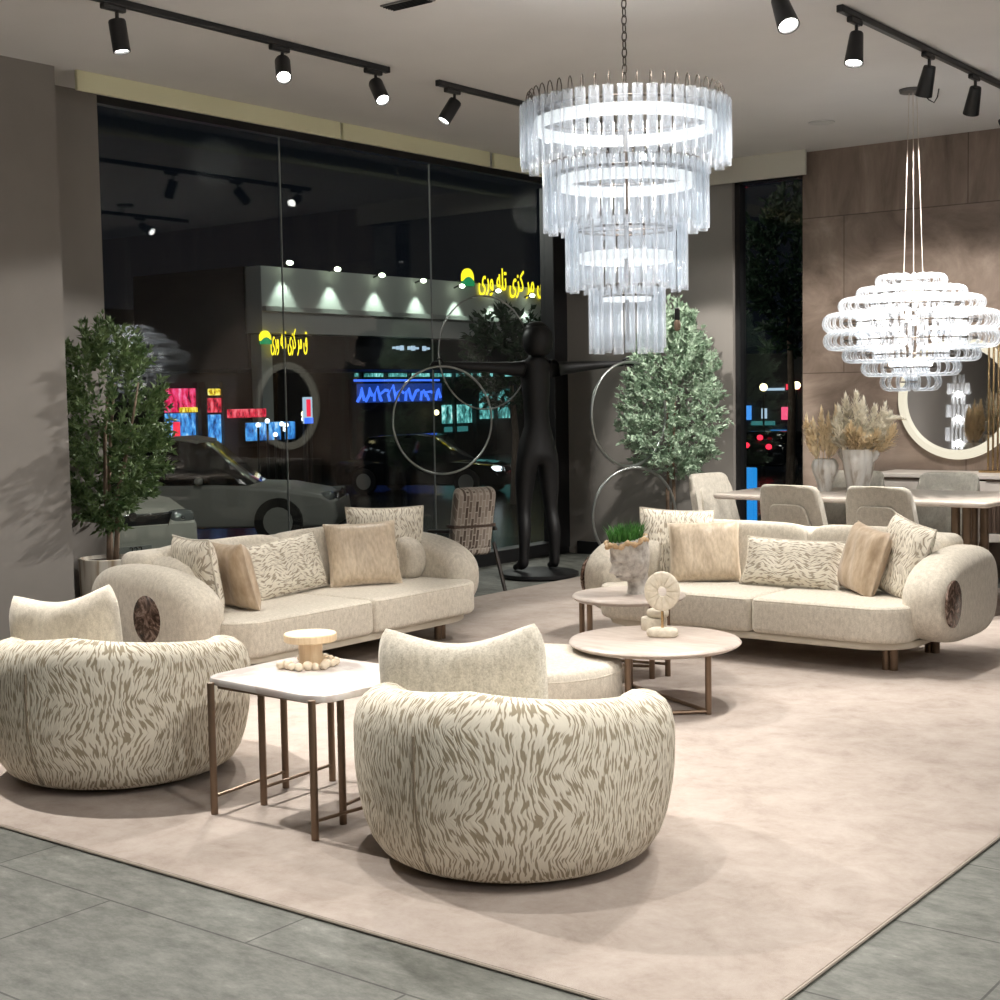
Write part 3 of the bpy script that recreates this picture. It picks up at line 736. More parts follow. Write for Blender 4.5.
cc = thing('crystal_lamp', 'tall stacked crystal lamp seen only in the round mirror', 'lamp', (-6.25, 3.55, 0))
g = G(); z = .35
for k, (r_, h) in enumerate(((.07, .10), (.13, .16), (.07, .12), (.14, .17), (.07, .12), (.13, .16), (.07, .12), (.12, .14), (.06, .10))):
    n = int(r_ * 130)
    tg_ = G()
    for i in range(n):
        a = 2 * PI * i / n; tg_.box((r_ * cos(a), r_ * sin(a), z + h / 2), (.02, .02, h * .95), .005, 1)
    o = tg_.build('crystal_tier', 'loop', cc, smooth=False); z += h
G().lathe([(0, 0), (.15, 0), (.15, .02), (.02, .03), (.02, .35), (0, .35)], 30, caps=False).build('stand', 'gold', cc)
# vases and pampas
def vase(label, loc, prof, lobes, handles=False):
    t = thing('vase', label, 'vase', loc)
    def rf(a, z): return 1 + .07 * cos(lobes * a + z * 9)
    inner = [(r_ * .86, z) for r_, z in prof[::-1] if z > .03] + [(0, .03)]
    G().lathe([(0, 0)] + prof + inner, 48, caps=False, rf=rf).build('body', 'vase', t, angle=70)
    if handles:
        h = prof[-1][1]
        for s_ in (-1, 1):
            G().tube([(s_ * .075, 0, h - .005), (s_ * .115, 0, h - .012), (s_ * .128, 0, h - .03), (s_ * .115, 0, h - .06), (s_ * .085, 0, h - .085)], .018, 10, radii=[.012, .02, .02, .016, .01]).build('handle', 'vase', t, angle=0)
    return t
vase('small white fluted vase with pale plumes on the dining table', (-4.15, 9.0, .70), [(.040, 0), (.045, .01), (.048, .05), (.062, .10), (.082, .15), (.086, .185), (.075, .215), (.062, .23)], 7)
vase('large white fluted vase with two lugs at its rim on the dining table', (-3.93, 9.04, .70), [(.06, 0), (.066, .01), (.078, .08), (.092, .16), (.104, .23), (.106, .27), (.103, .295)], 9, True)
def plume(name, label, group, base, top, bend, length, mat, rnd, width=.045):
    t = thing(name, label, 'dried grass', base, 0, group)
    b = Vector((0, 0, 0)); d = Vector(top) - Vector(base); P = []
    for k in range(13):
        s_ = k / 12; P.append(b + d * s_ + Vector(bend) * (s_ * s_ - s_) * 1.0)
    G().tube(P[:9], .0022, 5).build('stem', 'pampas', t, angle=0)
    V = []; F = []; n = 330
    for i in range(n):
        s_ = 1 - length * rnd.random() ** .8; k = min(11, int(s_ * 12)); f = s_ * 12 - k; p = P[k].lerp(P[k + 1], f); ax = (P[k + 1] - P[k]).normalized()
        q = (1 - s_) / length; wd = width * (math.sin(min(1, q * 1.5) * PI / 2) * .9 + .12) * (1 if q < .7 else (1 - q) / .3 * .7 + .3)
        r_ = Vector((rnd.gauss(0, 1), rnd.gauss(0, 1), rnd.gauss(0, 1))); r_ = (r_ - ax * r_.dot(ax)).normalized()
        e = p + r_ * wd * rnd.uniform(.5, 1.35) + ax * rnd.uniform(.02, .055)
        m_ = p.lerp(e, .5) + r_ * wd * .22; sd_ = ax.cross(r_).normalized() * .0028; j = len(V)
        V += [p - sd_ * .4, p + sd_ * .4, m_ + sd_ * 1.5, m_ - sd_ * 1.5, e]; F += [[j, j + 1, j + 2, j + 3], [j + 3, j + 2, j + 4]]
    G().add(V, F).build('plume', mat, t, smooth=False, weld=False)
    return t
rnd = random.Random(21)
sv, lv = Vector((-4.15, 9.0, .85)), Vector((-3.93, 9.04, .88))
RX, RY = Vector((.793, .609, 0)), Vector((-.609, .793, 0))
for k, (dx, h) in enumerate(((-.13, .36), (-.085, .33), (-.03, .40), (.02, .36), (.07, .42), (.10, .33), (-.10, .26), (.05, .28))):
    top = sv + RX * dx + RY * rnd.uniform(-.04, .04) + Vector((0, 0, h))
    plume('pampas_plume', 'straw-coloured pampas plume in the small fluted vase', 'plumes in the small vase', tuple(sv), tuple(top), tuple(RX * (-dx) * .9), .72, 'pampas', rnd, .04)
for k, (dx, h, dy) in enumerate(((-.12, .42, 0), (-.07, .50, .04), (-.02, .53, -.03), (.04, .47, .05), (.09, .43, -.04), (.16, .44, .0), (.20, .38, .04), (-.15, .33, -.05), (.0, .38, -.10), (.11, .32, -.10), (-.07, .30, -.11), (.20, .28, -.05), (-.02, .26, -.13), (.08, .25, -.13))):
    top = lv + RX * dx * 1.1 + RY * dy + Vector((0, 0, h * .92))
    plume('pampas_plume', 'bushy cream pampas plume in the large fluted vase', 'plumes in the large vase', tuple(lv), tuple(top), tuple(RX * (-dx) * .9), .66, 'pampas' if k > 9 else 'pampas_light', rnd, .062)
plume('pampas_plume', 'drooping pampas plume arching right from the large vase to the mirror', None, tuple(lv + RX * .05), tuple(lv + RX * .29 + Vector((0, 0, .31))), tuple(Vector((0, 0, -.42)) + RX * .1), .55, 'pampas_light', rnd, .02)

# ------------------------------------------------------------------ patterned lounge chair behind the left sofa
lc = thing('lounge_chair', 'block-patterned lounge chair with dark legs behind the left sofa', 'chair', (-6.50, 8.02, 0), R_(-112)); lc.scale = (.82, .82, 1.0)
def uvbox(c, d, bev, rx):
    g = G().box((0, 0, 0), d, bev, 4); mx = Matrix.Translation(c) @ Matrix.Rotation(R_(rx), 4, 'X')
    for i, v in enumerate(g.V): g.UV[i] = (v.x + v.y * .3, v.z + v.y)
    g.V = [mx @ v for v in g.V]; return g
uvbox((0, .18, .52), (.40, .12, .46), .05, -16).build('backrest', 'blocks', lc, angle=0)
uvbox((0, -.06, .30), (.42, .46, .12), .045, 4).build('seat', 'blocks', lc, angle=0)
G().box((0, .13, .47), (.415, .14, .025), .006, 2, Matrix.Translation((0, .03, .0))).build('strap', 'walnut', lc)
for sx in (-1, 1):
    G().tube([(sx * .20, .20, .34), (sx * .215, .36, 0)], .017, 8).build('leg', 'darkwood', lc); G().tube([(sx * .20, -.22, .30), (sx * .215, -.30, 0)], .017, 8).build('leg', 'darkwood', lc)
    G().tube([(sx * .225, -.26, .02), (sx * .225, -.2, .42), (sx * .225, .2, .44)], .015, 8).build('armrest', 'darkwood', lc)

# ------------------------------------------------------------------ ring-bearer statue
su = thing('statue', 'black standing figure sculpture with outstretched arms holding steel rings', 'sculpture', (-6.43, 8.86, 0))
su.scale = (1.0, 1.0, 1.055)
G().lathe([(0, 0), (.27, 0), (.30, .012), (.30, .035), (.27, .045), (0, .045)], 56, caps=False).build('base', 'statue', su, angle=40)
AX = Vector((.47, .88, 0)); FW = Vector((-.88, .47, 0))              # shoulder axis, and the way it faces (to the glass)
J = {}
def jt(k, s_, f, z, r): J[k] = (AX * s_ + FW * f + Vector((0, 0, z)), r)
jt('pel', 0, 0, .95, .115); jt('wa', 0, .01, 1.12, .088); jt('ch', 0, .01, 1.32, .115); jt('ut', 0, 0, 1.50, .085); jt('nk', 0, 0, 1.585, .045); jt('hb', 0, .015, 1.66, .068); jt('hd', 0, .03, 1.74, .085); jt('ht', 0, .01, 1.80, .062)
for s_, n_ in ((-1, 'l'), (1, 'r')):
    jt('sh' + n_, s_ * .17, 0, 1.50, .056); jt('el' + n_, s_ * .46, .01, 1.52, .036); jt('wr' + n_, s_ * .71, .02, 1.535, .024)
    jt('hp' + n_, s_ * .085, 0, .88, .092); jt('th' + n_, s_ * .105, .02, .68, .080); jt('kn' + n_, s_ * .115, .02, .48, .052); jt('cf' + n_, s_ * .125, -.015, .34, .055); jt('an' + n_, s_ * .135, 0, .10, .032); jt('he' + n_, s_ * .138, -.02, .07, .034); jt('to' + n_, s_ * .15, .14, .062, .022)
E_ = [('pel', 'wa'), ('wa', 'ch'), ('ch', 'ut'), ('ut', 'nk'), ('nk', 'hb'), ('hb', 'hd'), ('hd', 'ht')]
for n_ in 'lr': E_ += [('ut', 'sh' + n_), ('sh' + n_, 'el' + n_), ('el' + n_, 'wr' + n_), ('pel', 'hp' + n_), ('hp' + n_, 'th' + n_), ('th' + n_, 'kn' + n_), ('kn' + n_, 'cf' + n_), ('cf' + n_, 'an' + n_), ('an' + n_, 'he' + n_), ('an' + n_, 'to' + n_)]
# hands: palm and five fingers of unequal length, curled round the ring
for s_, n_ in ((-1, 'l'), (1, 'r')):
    jt('pm' + n_, s_ * .775, .025, 1.537, .026); E_.append(('wr' + n_, 'pm' + n_))
def skin(name, J, E, parent, mat, root='pel', sub=2):
    ks = list(J); me = bpy.data.meshes.new(name); me.from_pydata([tuple(J[k][0]) for k in ks], [(ks.index(a), ks.index(b)) for a, b in E], [])
    o = bpy.data.objects.new(name, me); C.objects.link(o)
    m1 = o.modifiers.new('skin', 'SKIN'); m1.use_smooth_shade = True
    for i, k in enumerate(ks):
        sv_ = me.skin_vertices[0].data[i]; sv_.radius = (J[k][1], J[k][1]); sv_.use_root = (k == root)
    m2 = o.modifiers.new('sub', 'SUBSURF'); m2.levels = sub; m2.render_levels = sub
    dg = bpy.context.evaluated_depsgraph_get(); dg.update()
    m = bpy.data.meshes.new_from_object(o.evaluated_get(dg)); o.modifiers.clear(); o.data = m
    m.materials.clear(); m.materials.append(M[mat]); o.parent = parent; return o
skin('figure', J, E_, su, 'statue')
for s_ in (-1, 1):
    for q, (dz, ln) in enumerate(((.018, .075), (.006, .085), (-.006, .08), (-.017, .062))):
        p0 = AX * s_ * .785 + FW * (.025 + .0) + Vector((0, 0, 1.537 + dz)); p1 = p0 + AX * s_ * ln * .5 + FW * .010; p2 = p1 + AX * s_ * ln * .28 - FW * .008 - Vector((0, 0, .008)); p3 = p2 + AX * s_ * ln * .05 - FW * .016 - Vector((0, 0, .008))
        G().tube([p0, p1, p2, p3], .008, 8, radii=[.0085, .0082, .0072, .005]).build('finger', 'statue', su, angle=0)
    p0 = AX * s_ * .755 + FW * .02 + Vector((0, 0, 1.55)); G().tube([p0, p0 + AX * s_ * .022 + Vector((0, 0, .022)) - FW * .01, p0 + AX * s_ * .05 + Vector((0, 0, .028)) - FW * .02], .009, 8, radii=[.011, .0095, .006]).build('thumb', 'statue', su, angle=0)
    # face only hinted, as on the sculpture
hc = Vector((0, 0, 1.735))
def hring(name, s_, z, rx, rz, tw, r=.0115, yo=0):
    u = (AX * cos(tw) + FW * sin(tw))
    P = [AX * s_ + FW * yo + Vector((0, 0, z)) + u * rx * cos(2 * PI * i / 72) + Vector((0, 0, rz * sin(2 * PI * i / 72))) for i in range(72)]
    return G().tube(P, r, 10, closed=True).build(name, 'ring_metal', su, angle=0)
hring('steel_ring', -.775, 1.15, .375, .375, R_(-8), .008)
hring('steel_ring', .80, 1.16, .385, .385, R_(12), .0115)
hring('steel_ring', .84, .405, .36, .36, R_(-4), .0115)
hring('steel_ring', -.40, 1.62, .40, .40, R_(8), .006, yo=.06)
g = G(); g.sell(tuple(hc + FW * .01), (.085, .085, .07), .9, .9, 24, 14)
for v in g.V: v.z += .03 * (1 if v.z > 1.735 else .4) * 0
g.sell(tuple(Vector((0, 0, 1.70)) - FW * .03), (.115, .115, .115), .8, 1, 24, 14); g.sell(tuple(Vector((0, 0, 1.79)) - FW * .01), (.085, .085, .05), 1, 1, 20, 12)
g.build('hair', 'statue', su, angle=0)

# ------------------------------------------------------------------ trees
def crown(rnd, c, rx, ry, rz, twigs, leaves, ll, lw, keep=None, egg=0.0, spread=.16):
    V = []; F = []
    for i in range(twigs):
        while True:
            p = Vector((rnd.uniform(-1, 1), rnd.uniform(-1, 1), rnd.uniform(-1, 1)))
            if p.length <= 1: break
        p = p.normalized() * (p.length ** .45)
        tz = 1 - egg * max(-1, p.z) if egg else 1
        o = Vector((p.x * rx * tz, p.y * ry * tz, p.z * rz)); d = (Vector((o.x, o.y, o.z * .4 + rz * .35)) + Vector((rnd.gauss(0, .1), rnd.gauss(0, .1), rnd.gauss(0, .1)))).normalized()
        for k in range(leaves):
            s_ = rnd.uniform(-.5, .5) * spread; b = Vector(c) + o + d * s_
            ld = (d + Vector((rnd.gauss(0, .75), rnd.gauss(0, .75), rnd.gauss(0, .6)))).normalized()
            n_ = ld.cross(Vector((rnd.gauss(0, 1), rnd.gauss(0, 1), rnd.gauss(0, 1)))).normalized(); l = ll * rnd.uniform(.7, 1.25); w = lw * rnd.uniform(.7, 1.2)
            up = ld.cross(n_) * l * .08
            tip = b + ld * l
            if keep and not (keep(b) and keep(tip)): continue
            j = len(V); V += [b, b + ld * l * .45 + n_ * w + up, tip, b + ld * l * .45 - n_ * w + up]; F += [[j, j + 1, j + 2, j + 3]]
    return G().add(V, F)
rnd = random.Random(4)
tl = thing('potted_tree', 'dark green olive tree in a ribbed pot beside the left pier', 'potted tree', (-6.98, 5.30, 0))
keep = lambda p: p.x + -6.98 > -7.21 and not (p.x - 6.98 < -6.79 and p.y + 5.30 < 4.94) and p.z < 2.0
crown(rnd, (0.05, -.01, 1.24), .30, .33, .60, 330, 30, .046, .009, keep, .0).build('foliage', 'leaf', tl, smooth=False, weld=False)
for k, (dx, dy) in enumerate(((.0, .0), (.03, .02), (-.02, .025))):
    G().tube([(dx, dy, .42), (dx * 1.5 + .01, dy * 1.2, .62), (dx * 2 - .01, dy * 2, .85), (dx * 4, dy * 4, 1.15), (dx * 5 + .05, dy * 5, 1.5)], .014, 8, radii=[.017, .015, .013, .010, .005]).build('trunk', 'bark', tl, angle=0)
G().lathe([(0, 0), (.155, 0), (.165, .01), (.176, .46), (.176, .475), (.163, .478), (.16, .455), (0, .45)], 48, caps=False).build('pot', 'potstripe', tl, angle=50)
G().lathe([(0, .44), (.158, .44), (.158, .456), (0, .462)], 32, caps=False).build('soil', 'soil', tl)
tr_ = thing('potted_tree', 'green potted tree, leaves coloured pale for strong light, against the grey wall by the statue', 'potted tree', (-5.92, 9.95, 0))
keep2 = lambda p: p.y + 9.95 < YB - .03 and p.x - 5.92 < -5.6 + .35
crown(rnd, (0.03, .0, 1.40), .38, .34, .68, 520, 28, .044, .011, keep2, .35).build('foliage', 'leaf_lit', tr_, smooth=False, weld=False)
for k, (dx, dy) in enumerate(((-.02, 0), (.025, .01))):
    G().tube([(dx, dy, .28), (dx * 1.2, dy, .6), (dx * .6 + .01, dy, .9), (dx * 2, dy, 1.4)], .014, 8, radii=[.017, .015, .012, .006]).build('trunk', 'bark', tr_, angle=0)
G().lathe([(0, 0), (.12, 0), (.13, .01), (.155, .30), (.145, .305), (.14, .285), (0, .28)], 40, caps=False).build('pot', 'potstripe', tr_, angle=50)

# ------------------------------------------------------------------ big tiered chandelier
CH = Vector((-3.371, 5.317, 0)); CAM = Vector((0, 0, 1.4))
chn = thing('chandelier', 'large four-tier chandelier of clear glass tubes hanging on a chain', 'chandelier', tuple(CH))
tiers = [(.430, 2.622, 2.362, 46), (.335, 2.365, 2.092, 38), (.242, 2.13, 1.836, 27), (.145, 1.845, 1.57, 17)]
tubes = []
for r_, z1, z0, n in tiers:
    for i in range(n): a = 2 * PI * (i + .5) / n; tubes.append((r_ * cos(a), r_ * sin(a), z0 + (.016 if i % 2 else -.004), z1, a))
tubes.sort(key=lambda t: (CH + Vector((t[0], t[1], (t[2] + t[3]) / 2)) - CAM).length)
def tube_geo(g, x, y, z0, z1, a):
    n = 10; ro, ri = .0225, .0185
    V = []; F = []
    for rr, z in ((ro, z0), (ro, z1), (ri, z1), (ri, z0)): V += [(x + rr * cos(a + 2 * PI * j / n), y + rr * sin(a + 2 * PI * j / n), z) for j in range(n)]
    for q in range(4):
        for j in range(n): F.append([q * n + j, q * n + (j + 1) % n, ((q + 1) % 4) * n + (j + 1) % n, ((q + 1) % 4) * n + j])
    g.add(V, F)
for t_ in tubes[:100]:
    g = G(); tube_geo(g, *t_); g.build('glass_tube', 'tube', chn, angle=50)
g = G()
for t_ in tubes[100:]: tube_geo(g, *t_)
o = g.build('glass_tube', 'tube', chn, angle=50); o['kind'] = 'stuff'
for r_, z1, z0, n in tiers:
    g = G()
    for z in (z1 - .035,): g.tube([((r_ - .034) * cos(2 * PI * i / 64), (r_ - .034) * sin(2 * PI * i / 64), z) for i in range(64)], .006, 8, closed=True)
    for k in range(4): a = k * PI / 2 + .4; g.cyl((0, 0, z1 - .035), ((r_ - .034) * cos(a), (r_ - .034) * sin(a), z1 - .035), .004, n=6)
    g.build('tier_frame', 'darkmetal', chn, angle=60)
    g = G()
    for i in range(n):
        a = 2 * PI * (i + .5) / n; hh = .058 if r_ > .4 else .016; q0 = r_ - .034; q1 = r_ - .004
        P = [(q0 * cos(a), q0 * sin(a), z1 - .035)] + [((q0 + (q1 - q0) * (1 - cos(PI * k / 6)) / 2) * cos(a), (q0 + (q1 - q0) * (1 - cos(PI * k / 6)) / 2) * sin(a), z1 - .0 + hh * sin(PI * k / 6)) for k in range(7)] + [(q1 * cos(a), q1 * sin(a), z1 - .012)]
        g.tube(P, .0026, 5)
    o = g.build('tube_hook', 'darkmetal', chn, angle=0); o['kind'] = 'stuff'
    zb, hb_ = (z1 - .085, .05) if r_ > .4 else (z1 - .07, .045) if r_ > .3 else (z1 - .155, .04) if r_ > .2 else (z1 - .045, .018)
    q = r_ - .040
    G().lathe([(q - .012, zb - hb_ / 2), (q, zb - hb_ / 2), (q, zb + hb_ / 2), (q - .012, zb + hb_ / 2), (q - .012, zb - hb_ / 2)], 48, caps=False).build('led_ring', 'led', chn, angle=30)
g = G(); g.cyl((0, 0, 1.62), (0, 0, 2.72), .010, n=10); g.build('stem', 'darkmetal', chn)
g = G(); z = 2.74; k = 0
while z < HC - .03:
    P = []
    for i in range(14):
        a = 2 * PI * i / 14; x = .011 * cos(a); zz = .021 * sin(a); P.append((x if k % 2 else 0, 0 if k % 2 else x, z + zz))
    g.tube(P, .0028, 6, closed=True); z += .034; k += 1
g.build('chain', 'darkmetal', chn, angle=0)
G().lathe([(0, HC - .03), (.05, HC - .028), (.06, HC - .001), (0, HC - .001)], 28, caps=False).build('ceiling_cap', 'darkmetal', chn)
tg = thing('hanging_tag', 'small black tag on a cord hanging beside the lowest chandelier tier', 'tag', (-3.10, 5.24, 1.66))
G().cyl((0, 0, .08), (0, 0, .41), .0018, n=6).build('cord', 'black', tg); G().box((0, 0, .065), (.022, .012, .05), .003, 1).build('tag_body', 'black', tg, smooth=False); G().sell((0, 0, .018), (.014, .012, .024), .8, .8, 12, 8).build('tassel', 'bark', tg, angle=0)
tg.location = (-3.085, 5.255, 1.655)

# ------------------------------------------------------------------ glass loop chandelier over the dining table
C2 = Vector((-3.455, 8.745, 0))
c2 = thing('chandelier', 'round stacked glass-loop chandelier hanging on cables over the dining table', 'chandelier', tuple(C2))
def zz(y): return 2.094 - (y - 275) * .00622
T2 = [(36, 275, 287, 20), (55, 287, 298, 28), (73, 297, 312, 36), (89, 312, 331, 44), (88, 330, 348, 44), (69, 347, 361, 34), (50, 359, 375, 26), (31, 373, 390, 17)]
loops = []
for px, y0, y1, n in T2:
    for i in range(n): a = 2 * PI * (i + .5) / n; loops.append((px * .00612, (zz(y0) + zz(y1)) / 2, (y1 - y0) * .00622 / 2 + .004, a))
loops.sort(key=lambda t: (C2 + Vector((t[0] * cos(t[3]), t[0] * sin(t[3]), t[1])) - CAM).length)
def loop_geo(g, ro, z, hh, a):
    ln = min(.17, ro * .62); P = []; rr = hh - .009
    for k in range(7): b = -PI / 2 + PI * k / 6; P.append((ro - hh + rr * cos(b), z + rr * sin(b)))
    for k in range(7): b = PI / 2 + PI * k / 6; P.append((ro - ln + rr * cos(b), z + rr * sin(b)))
    g.tube([(q * cos(a), q * sin(a), w_) for q, w_ in P], .0105, 7, closed=True)
for l_ in loops[:100]:
    g = G(); loop_geo(g, *l_); g.build('glass_loop', 'loop', c2, angle=0)
g = G()
for l_ in loops[100:]: loop_geo(g, *l_)
o = g.build('glass_loop', 'loop', c2, angle=0); o['kind'] = 'stuff'
g = G()
for px, y0, y1, n in T2:
    q = max(.05, px * .00612 - .13); z = (zz(y0) + zz(y1)) / 2
    g.tube([(q * cos(2 * PI * i / 40), q * sin(2 * PI * i / 40), z) for i in range(40)], .005, 6, closed=True)
    for k in range(3): g.cyl((0, 0, z), (q * cos(k * 2.094), q * sin(k * 2.094), z), .003, n=5)
g.cyl((0, 0, zz(388)), (0, 0, zz(276)), .008, n=8); g.build('frame', 'darkmetal', c2)
g = G()
for q, z, n in ((.16, zz(296), 5), (.30, zz(318), 10), (.28, zz(338), 9), (.12, zz(362), 5)):
    for i in range(n): G().sell((q * cos(2 * PI * i / n), q * sin(2 * PI * i / n), z), (.02, .02, .034), 1, 1, 10, 7).build('bulb', 'led2', c2, angle=0)
cab = plain('pale_cable', (.62, .56, .48), .5)
for dx, dy in ((-.055, .0), (.02, -.01), (.07, .03), (0, .04)): G().cyl((dx * .9, dy * .9, zz(276)), (dx * .35, dy * .35, HC - .02), .0019, n=6).build('cable', cab, c2)
G().lathe([(0, HC - .022), (.075, HC - .022), (.08, HC - .004), (.08, HC - .001), (0, HC - .001)], 30, caps=False).build('ceiling_plate', plain('plate_grey', (.10, .10, .10), .4), c2)
G().tube([(.05, .02, HC - .02), (.09, .04, HC - .07), (.12, .05, HC - .09), (.14, .05, HC - .06), (.15, .05, HC - .01)], .004, 6).build('power_lead', 'black', c2, angle=0)

# ------------------------------------------------------------------ ceiling tracks, spots, vent, downlight
def track(label, x, y0, y1):
    t = thing('lighting_track', label, 'lighting track', (x, (y0 + y1) / 2, HC))
    G().box((0, 0, -.017), (.034, y1 - y0, .032), .003, 1).build('rail', 'black', t, smooth=False)
    for s_ in (-1, 1): G().box((0, s_ * ((y1 - y0) / 2 + .008), -.017), (.036, .016, .034), .003, 1).build('end_cap', 'black', t, smooth=False)
TX1, TX2 = -5.46, -2.97
track('black lighting track at the left, carrying three spotlights', TX1, 2.2, 6.14)
track('black lighting track ending behind the big chandelier, one spotlight on it', TX1, 6.60, 9.15)
track('black lighting track at the upper right above the dining table', TX2, 6.62, 9.9)
track('black lighting track running out of the picture at the top', TX2, 2.0, 6.2)
RIG = []
def spot(label, x, y, aim, power, cone=55, taper=1.0, length=.145, rad=.040, blend=.35, soft=.03, col=(1, .955, .89)):
    t = thing('track_spotlight', label, 'spotlight', (x, y, HC - .034), 0, 'black ceiling spotlights')
    G().box((0, 0, -.012), (.030, .13, .026), .004, 1).build('adapter', 'black', t, smooth=False)
    G().cyl((0, .02, -.02), (0, .02, -.075), .009, n=10).build('stem', 'black', t)
    d = (Vector(aim) - Vector((x, y, HC - .1))).normalized(); p0 = Vector((0, .02, -.075)) - d * .012
    q = Vector((0, 0, -1)).rotation_difference(d)
    g = G().lathe([(0, 0), (rad * .92 * taper, 0), (rad * taper, -.008), (rad, -length), (rad * .86, -length), (rad * .84, -length + .02), (0, -length + .02)], 24, caps=False)
    g.V = [p0 + q @ v for v in g.V]; brl = g.build('barrel', 'black', t, angle=40)
    g = G().lathe([(0, -length + .016), (rad * .82, -length + .016), (rad * .82, -length + .010), (0, -length + .008)], 20, caps=False)
    g.V = [p0 + q @ v for v in g.V]; g.build('lens', 'lens', brl)
    if power:
        ld = bpy.data.lights.new('spot_beam', 'SPOT'); ld.energy = power; ld.spot_size = R_(cone); ld.spot_blend = blend; ld.shadow_soft_size = soft; ld.color = col
        lo = bpy.data.objects.new('spot_beam', ld); C.objects.link(lo); lo.parent = t
        lo.location = p0 + d * (length + .012); lo.rotation_euler = d.to_track_quat('-Z', 'Y').to_euler()
    return t
spot('leftmost black spotlight, hanging nearly straight down from the left track', TX1, 4.28, (-5.1, 4.5, 0), 85, 60)
spot('black spotlight in the middle of the left track, tilted with its lens glaring', TX1, 5.32, (-3.3, 3.4, 0), 185, 62)
spot('black spotlight at the far end of the left track, tilted right', TX1, 6.03, (-3.1, 5.1, 0), 190, 62)
spot('black spotlight alone at the track end beside the chandelier, tilted to the left', TX1, 6.72, (-6.3, 5.3, .6), 90, 60)
spot('tapered black spotlight at the near end of the right track', TX2, 6.78, (-2.9, 5.9, 0), 170, 95, .72, .16, .047)
spot('tapered black spotlight second from the near end of the right track', TX2, 7.74, (-3.85, 8.5, .75), 250, 75, .72, .16, .047)
spot('tapered black spotlight third on the right track, beside the picture edge', TX2, 8.46, (-3.9, 9.7, .7), 190, 95, .72, .16, .047)
spot('black spotlight cut by the top edge of the picture', TX2, 5.95, (-1.3, 4.7, 0), 170, 80, .75, .17, .05)
spot('black spotlight hidden behind the chandelier, nearest of its three to the window corner', TX1, 9.0, (-6.74, 4.72, 1.15), 620, 26)
spot('black spotlight hidden behind the chandelier, middle one of three', TX1, 8.3, (-5.75, 10.1, 1.3), 190, 42)
spot('black spotlight hidden behind the chandelier, nearest of its three to us', TX1, 7.62, (-4.3, 7.4, .4), 110, 60)
spot('black spotlight past the right picture edge, turned left to the pale tree', TX2, 9.3, (-5.9, 10.05, 1.4), 150, 40, .72, .16, .047)
vent = thing('ceiling_vent', 'small dark vent in the ceiling at the top edge', 'vent', (-4.50, 5.22, HC))
G().box((0, 0, -.004), (.26, .10, .008), .002, 1).build('frame', plain('vent_grey', (.16, .16, .16), .5), vent, smooth=False)
g = G()
for k in range(5): g.box((0, -.035 + .0175 * k, -.010), (.24, .004, .008))
g.build('slat', 'black', vent, smooth=False)
dl = thing('downlight_ring', 'flat round pale disc flush in the ceiling near the stone wall', 'ceiling disc', (-4.35, 9.38, HC))  # flush downlight ring, modelled unlit
G().lathe([(0, -.004), (.07, -.004), (.085, -.007), (.09, -.001), (0, -.001)], 36, caps=False).build('disc', plain('disc_white', (.5, .5, .49), .5), dl)

# ------------------------------------------------------------------ the street outside, at night
ZR = -.45
M['asphalt'] = noisy('wet_asphalt', [(.3, (.010, .012, .014)), (.7, (.028, .032, .034))], 1.2, .22, 6, bump_s=.12, bump_d=.02, spec=.6)
M['paving'] = noisy('street_paving', [(.3, (.05, .05, .05)), (.7, (.09, .09, .088))], 2.0, .5, 6)
M['facade'] = plain('pale_facade', (.36, .38, .36), .8)
M['fascia'] = plain('fascia_panel', (.50, .52, .50), .7)
M['darkfac'] = plain('dark_facade', (.02, .02, .022), .7)
M['cream_car'] = plain('beige_car_paint', (.52, .51, .44), .35, 0)
M['silver_car'] = plain('silver_car_paint', (.33, .33, .30), .35, 0)
M['carglass'] = plain('car_glass', (.006, .007, .008), .08)
M['rubber'] = plain('tyre_rubber', (.008, .008, .008), .8)
M['chrome'] = plain('chrome', (.6, .6, .6), .15, 1)
M['headlamp'] = plain('headlamp_glass', (.45, .48, .46), .08, .6)
M['plate'] = plain('number_plate', (.30, .31, .28), .5)
M['ink'] = plain('plate_ink', (.01, .01, .01), .6)
for nm, col, s_ in (('e_yellow', (1, .80, .02), 1.3), ('e_green', (.02, .35, .12), .6), ('e_red', (.9, .03, .07), 1.0), ('e_pink', (.95, .10, .22), .9), ('e_blue', (.06, .30, .85), .9),
                    ('e_neon', (.05, .16, .95), 1.2), ('e_teal', (.16, .55, .52), .55), ('e_tealdim', (.05, .24, .24), .55), ('e_white', (.85, .95, 1), 2.2), ('e_warm', (1, .85, .45), 3.5),
                    ('e_lamp', (.90, 1, .72), 7), ('e_tail', (1, .02, .05), 2.0), ('e_screen', (.02, .26, .70), .9), ('e_pale', (.45, .6, .75), .8)):
    M[nm] = emit(nm, col, s_)
struct(G().box((-60, 25, ZR - .05), (105.2, 130, .1)).build('ground_street', 'asphalt', smooth=False))
struct(G().box((-8.3, 16, ZR + .06), (1.9, 46, .12)).build('ground_pavement', 'paving', smooth=False))
struct(G().box((3.0, 16.7, ZR + .03), (20.6, 12, .06)).build('ground_forecourt', 'asphalt', smooth=False))
def shopglow(name, stops, st, sc):
    # a lit shop window or printed light box: the print itself varies in colour
    m, nt, b = new_mat(name); n = N(nt, 'ShaderNodeTexNoise', Scale=sc, Detail=3.0, Roughness=.7); L(nt, coords(nt, 'Object', (1, 1.6, .7)), n.inputs['Vector'])
    r = ramp(nt, n.outputs['Fac'], stops); b.inputs['Base Color'].default_value = (0, 0, 0, 1); L(nt, r.outputs['Color'], b.inputs['Emission Color']); b.inputs['Emission Strength'].default_value = st; M[name] = m
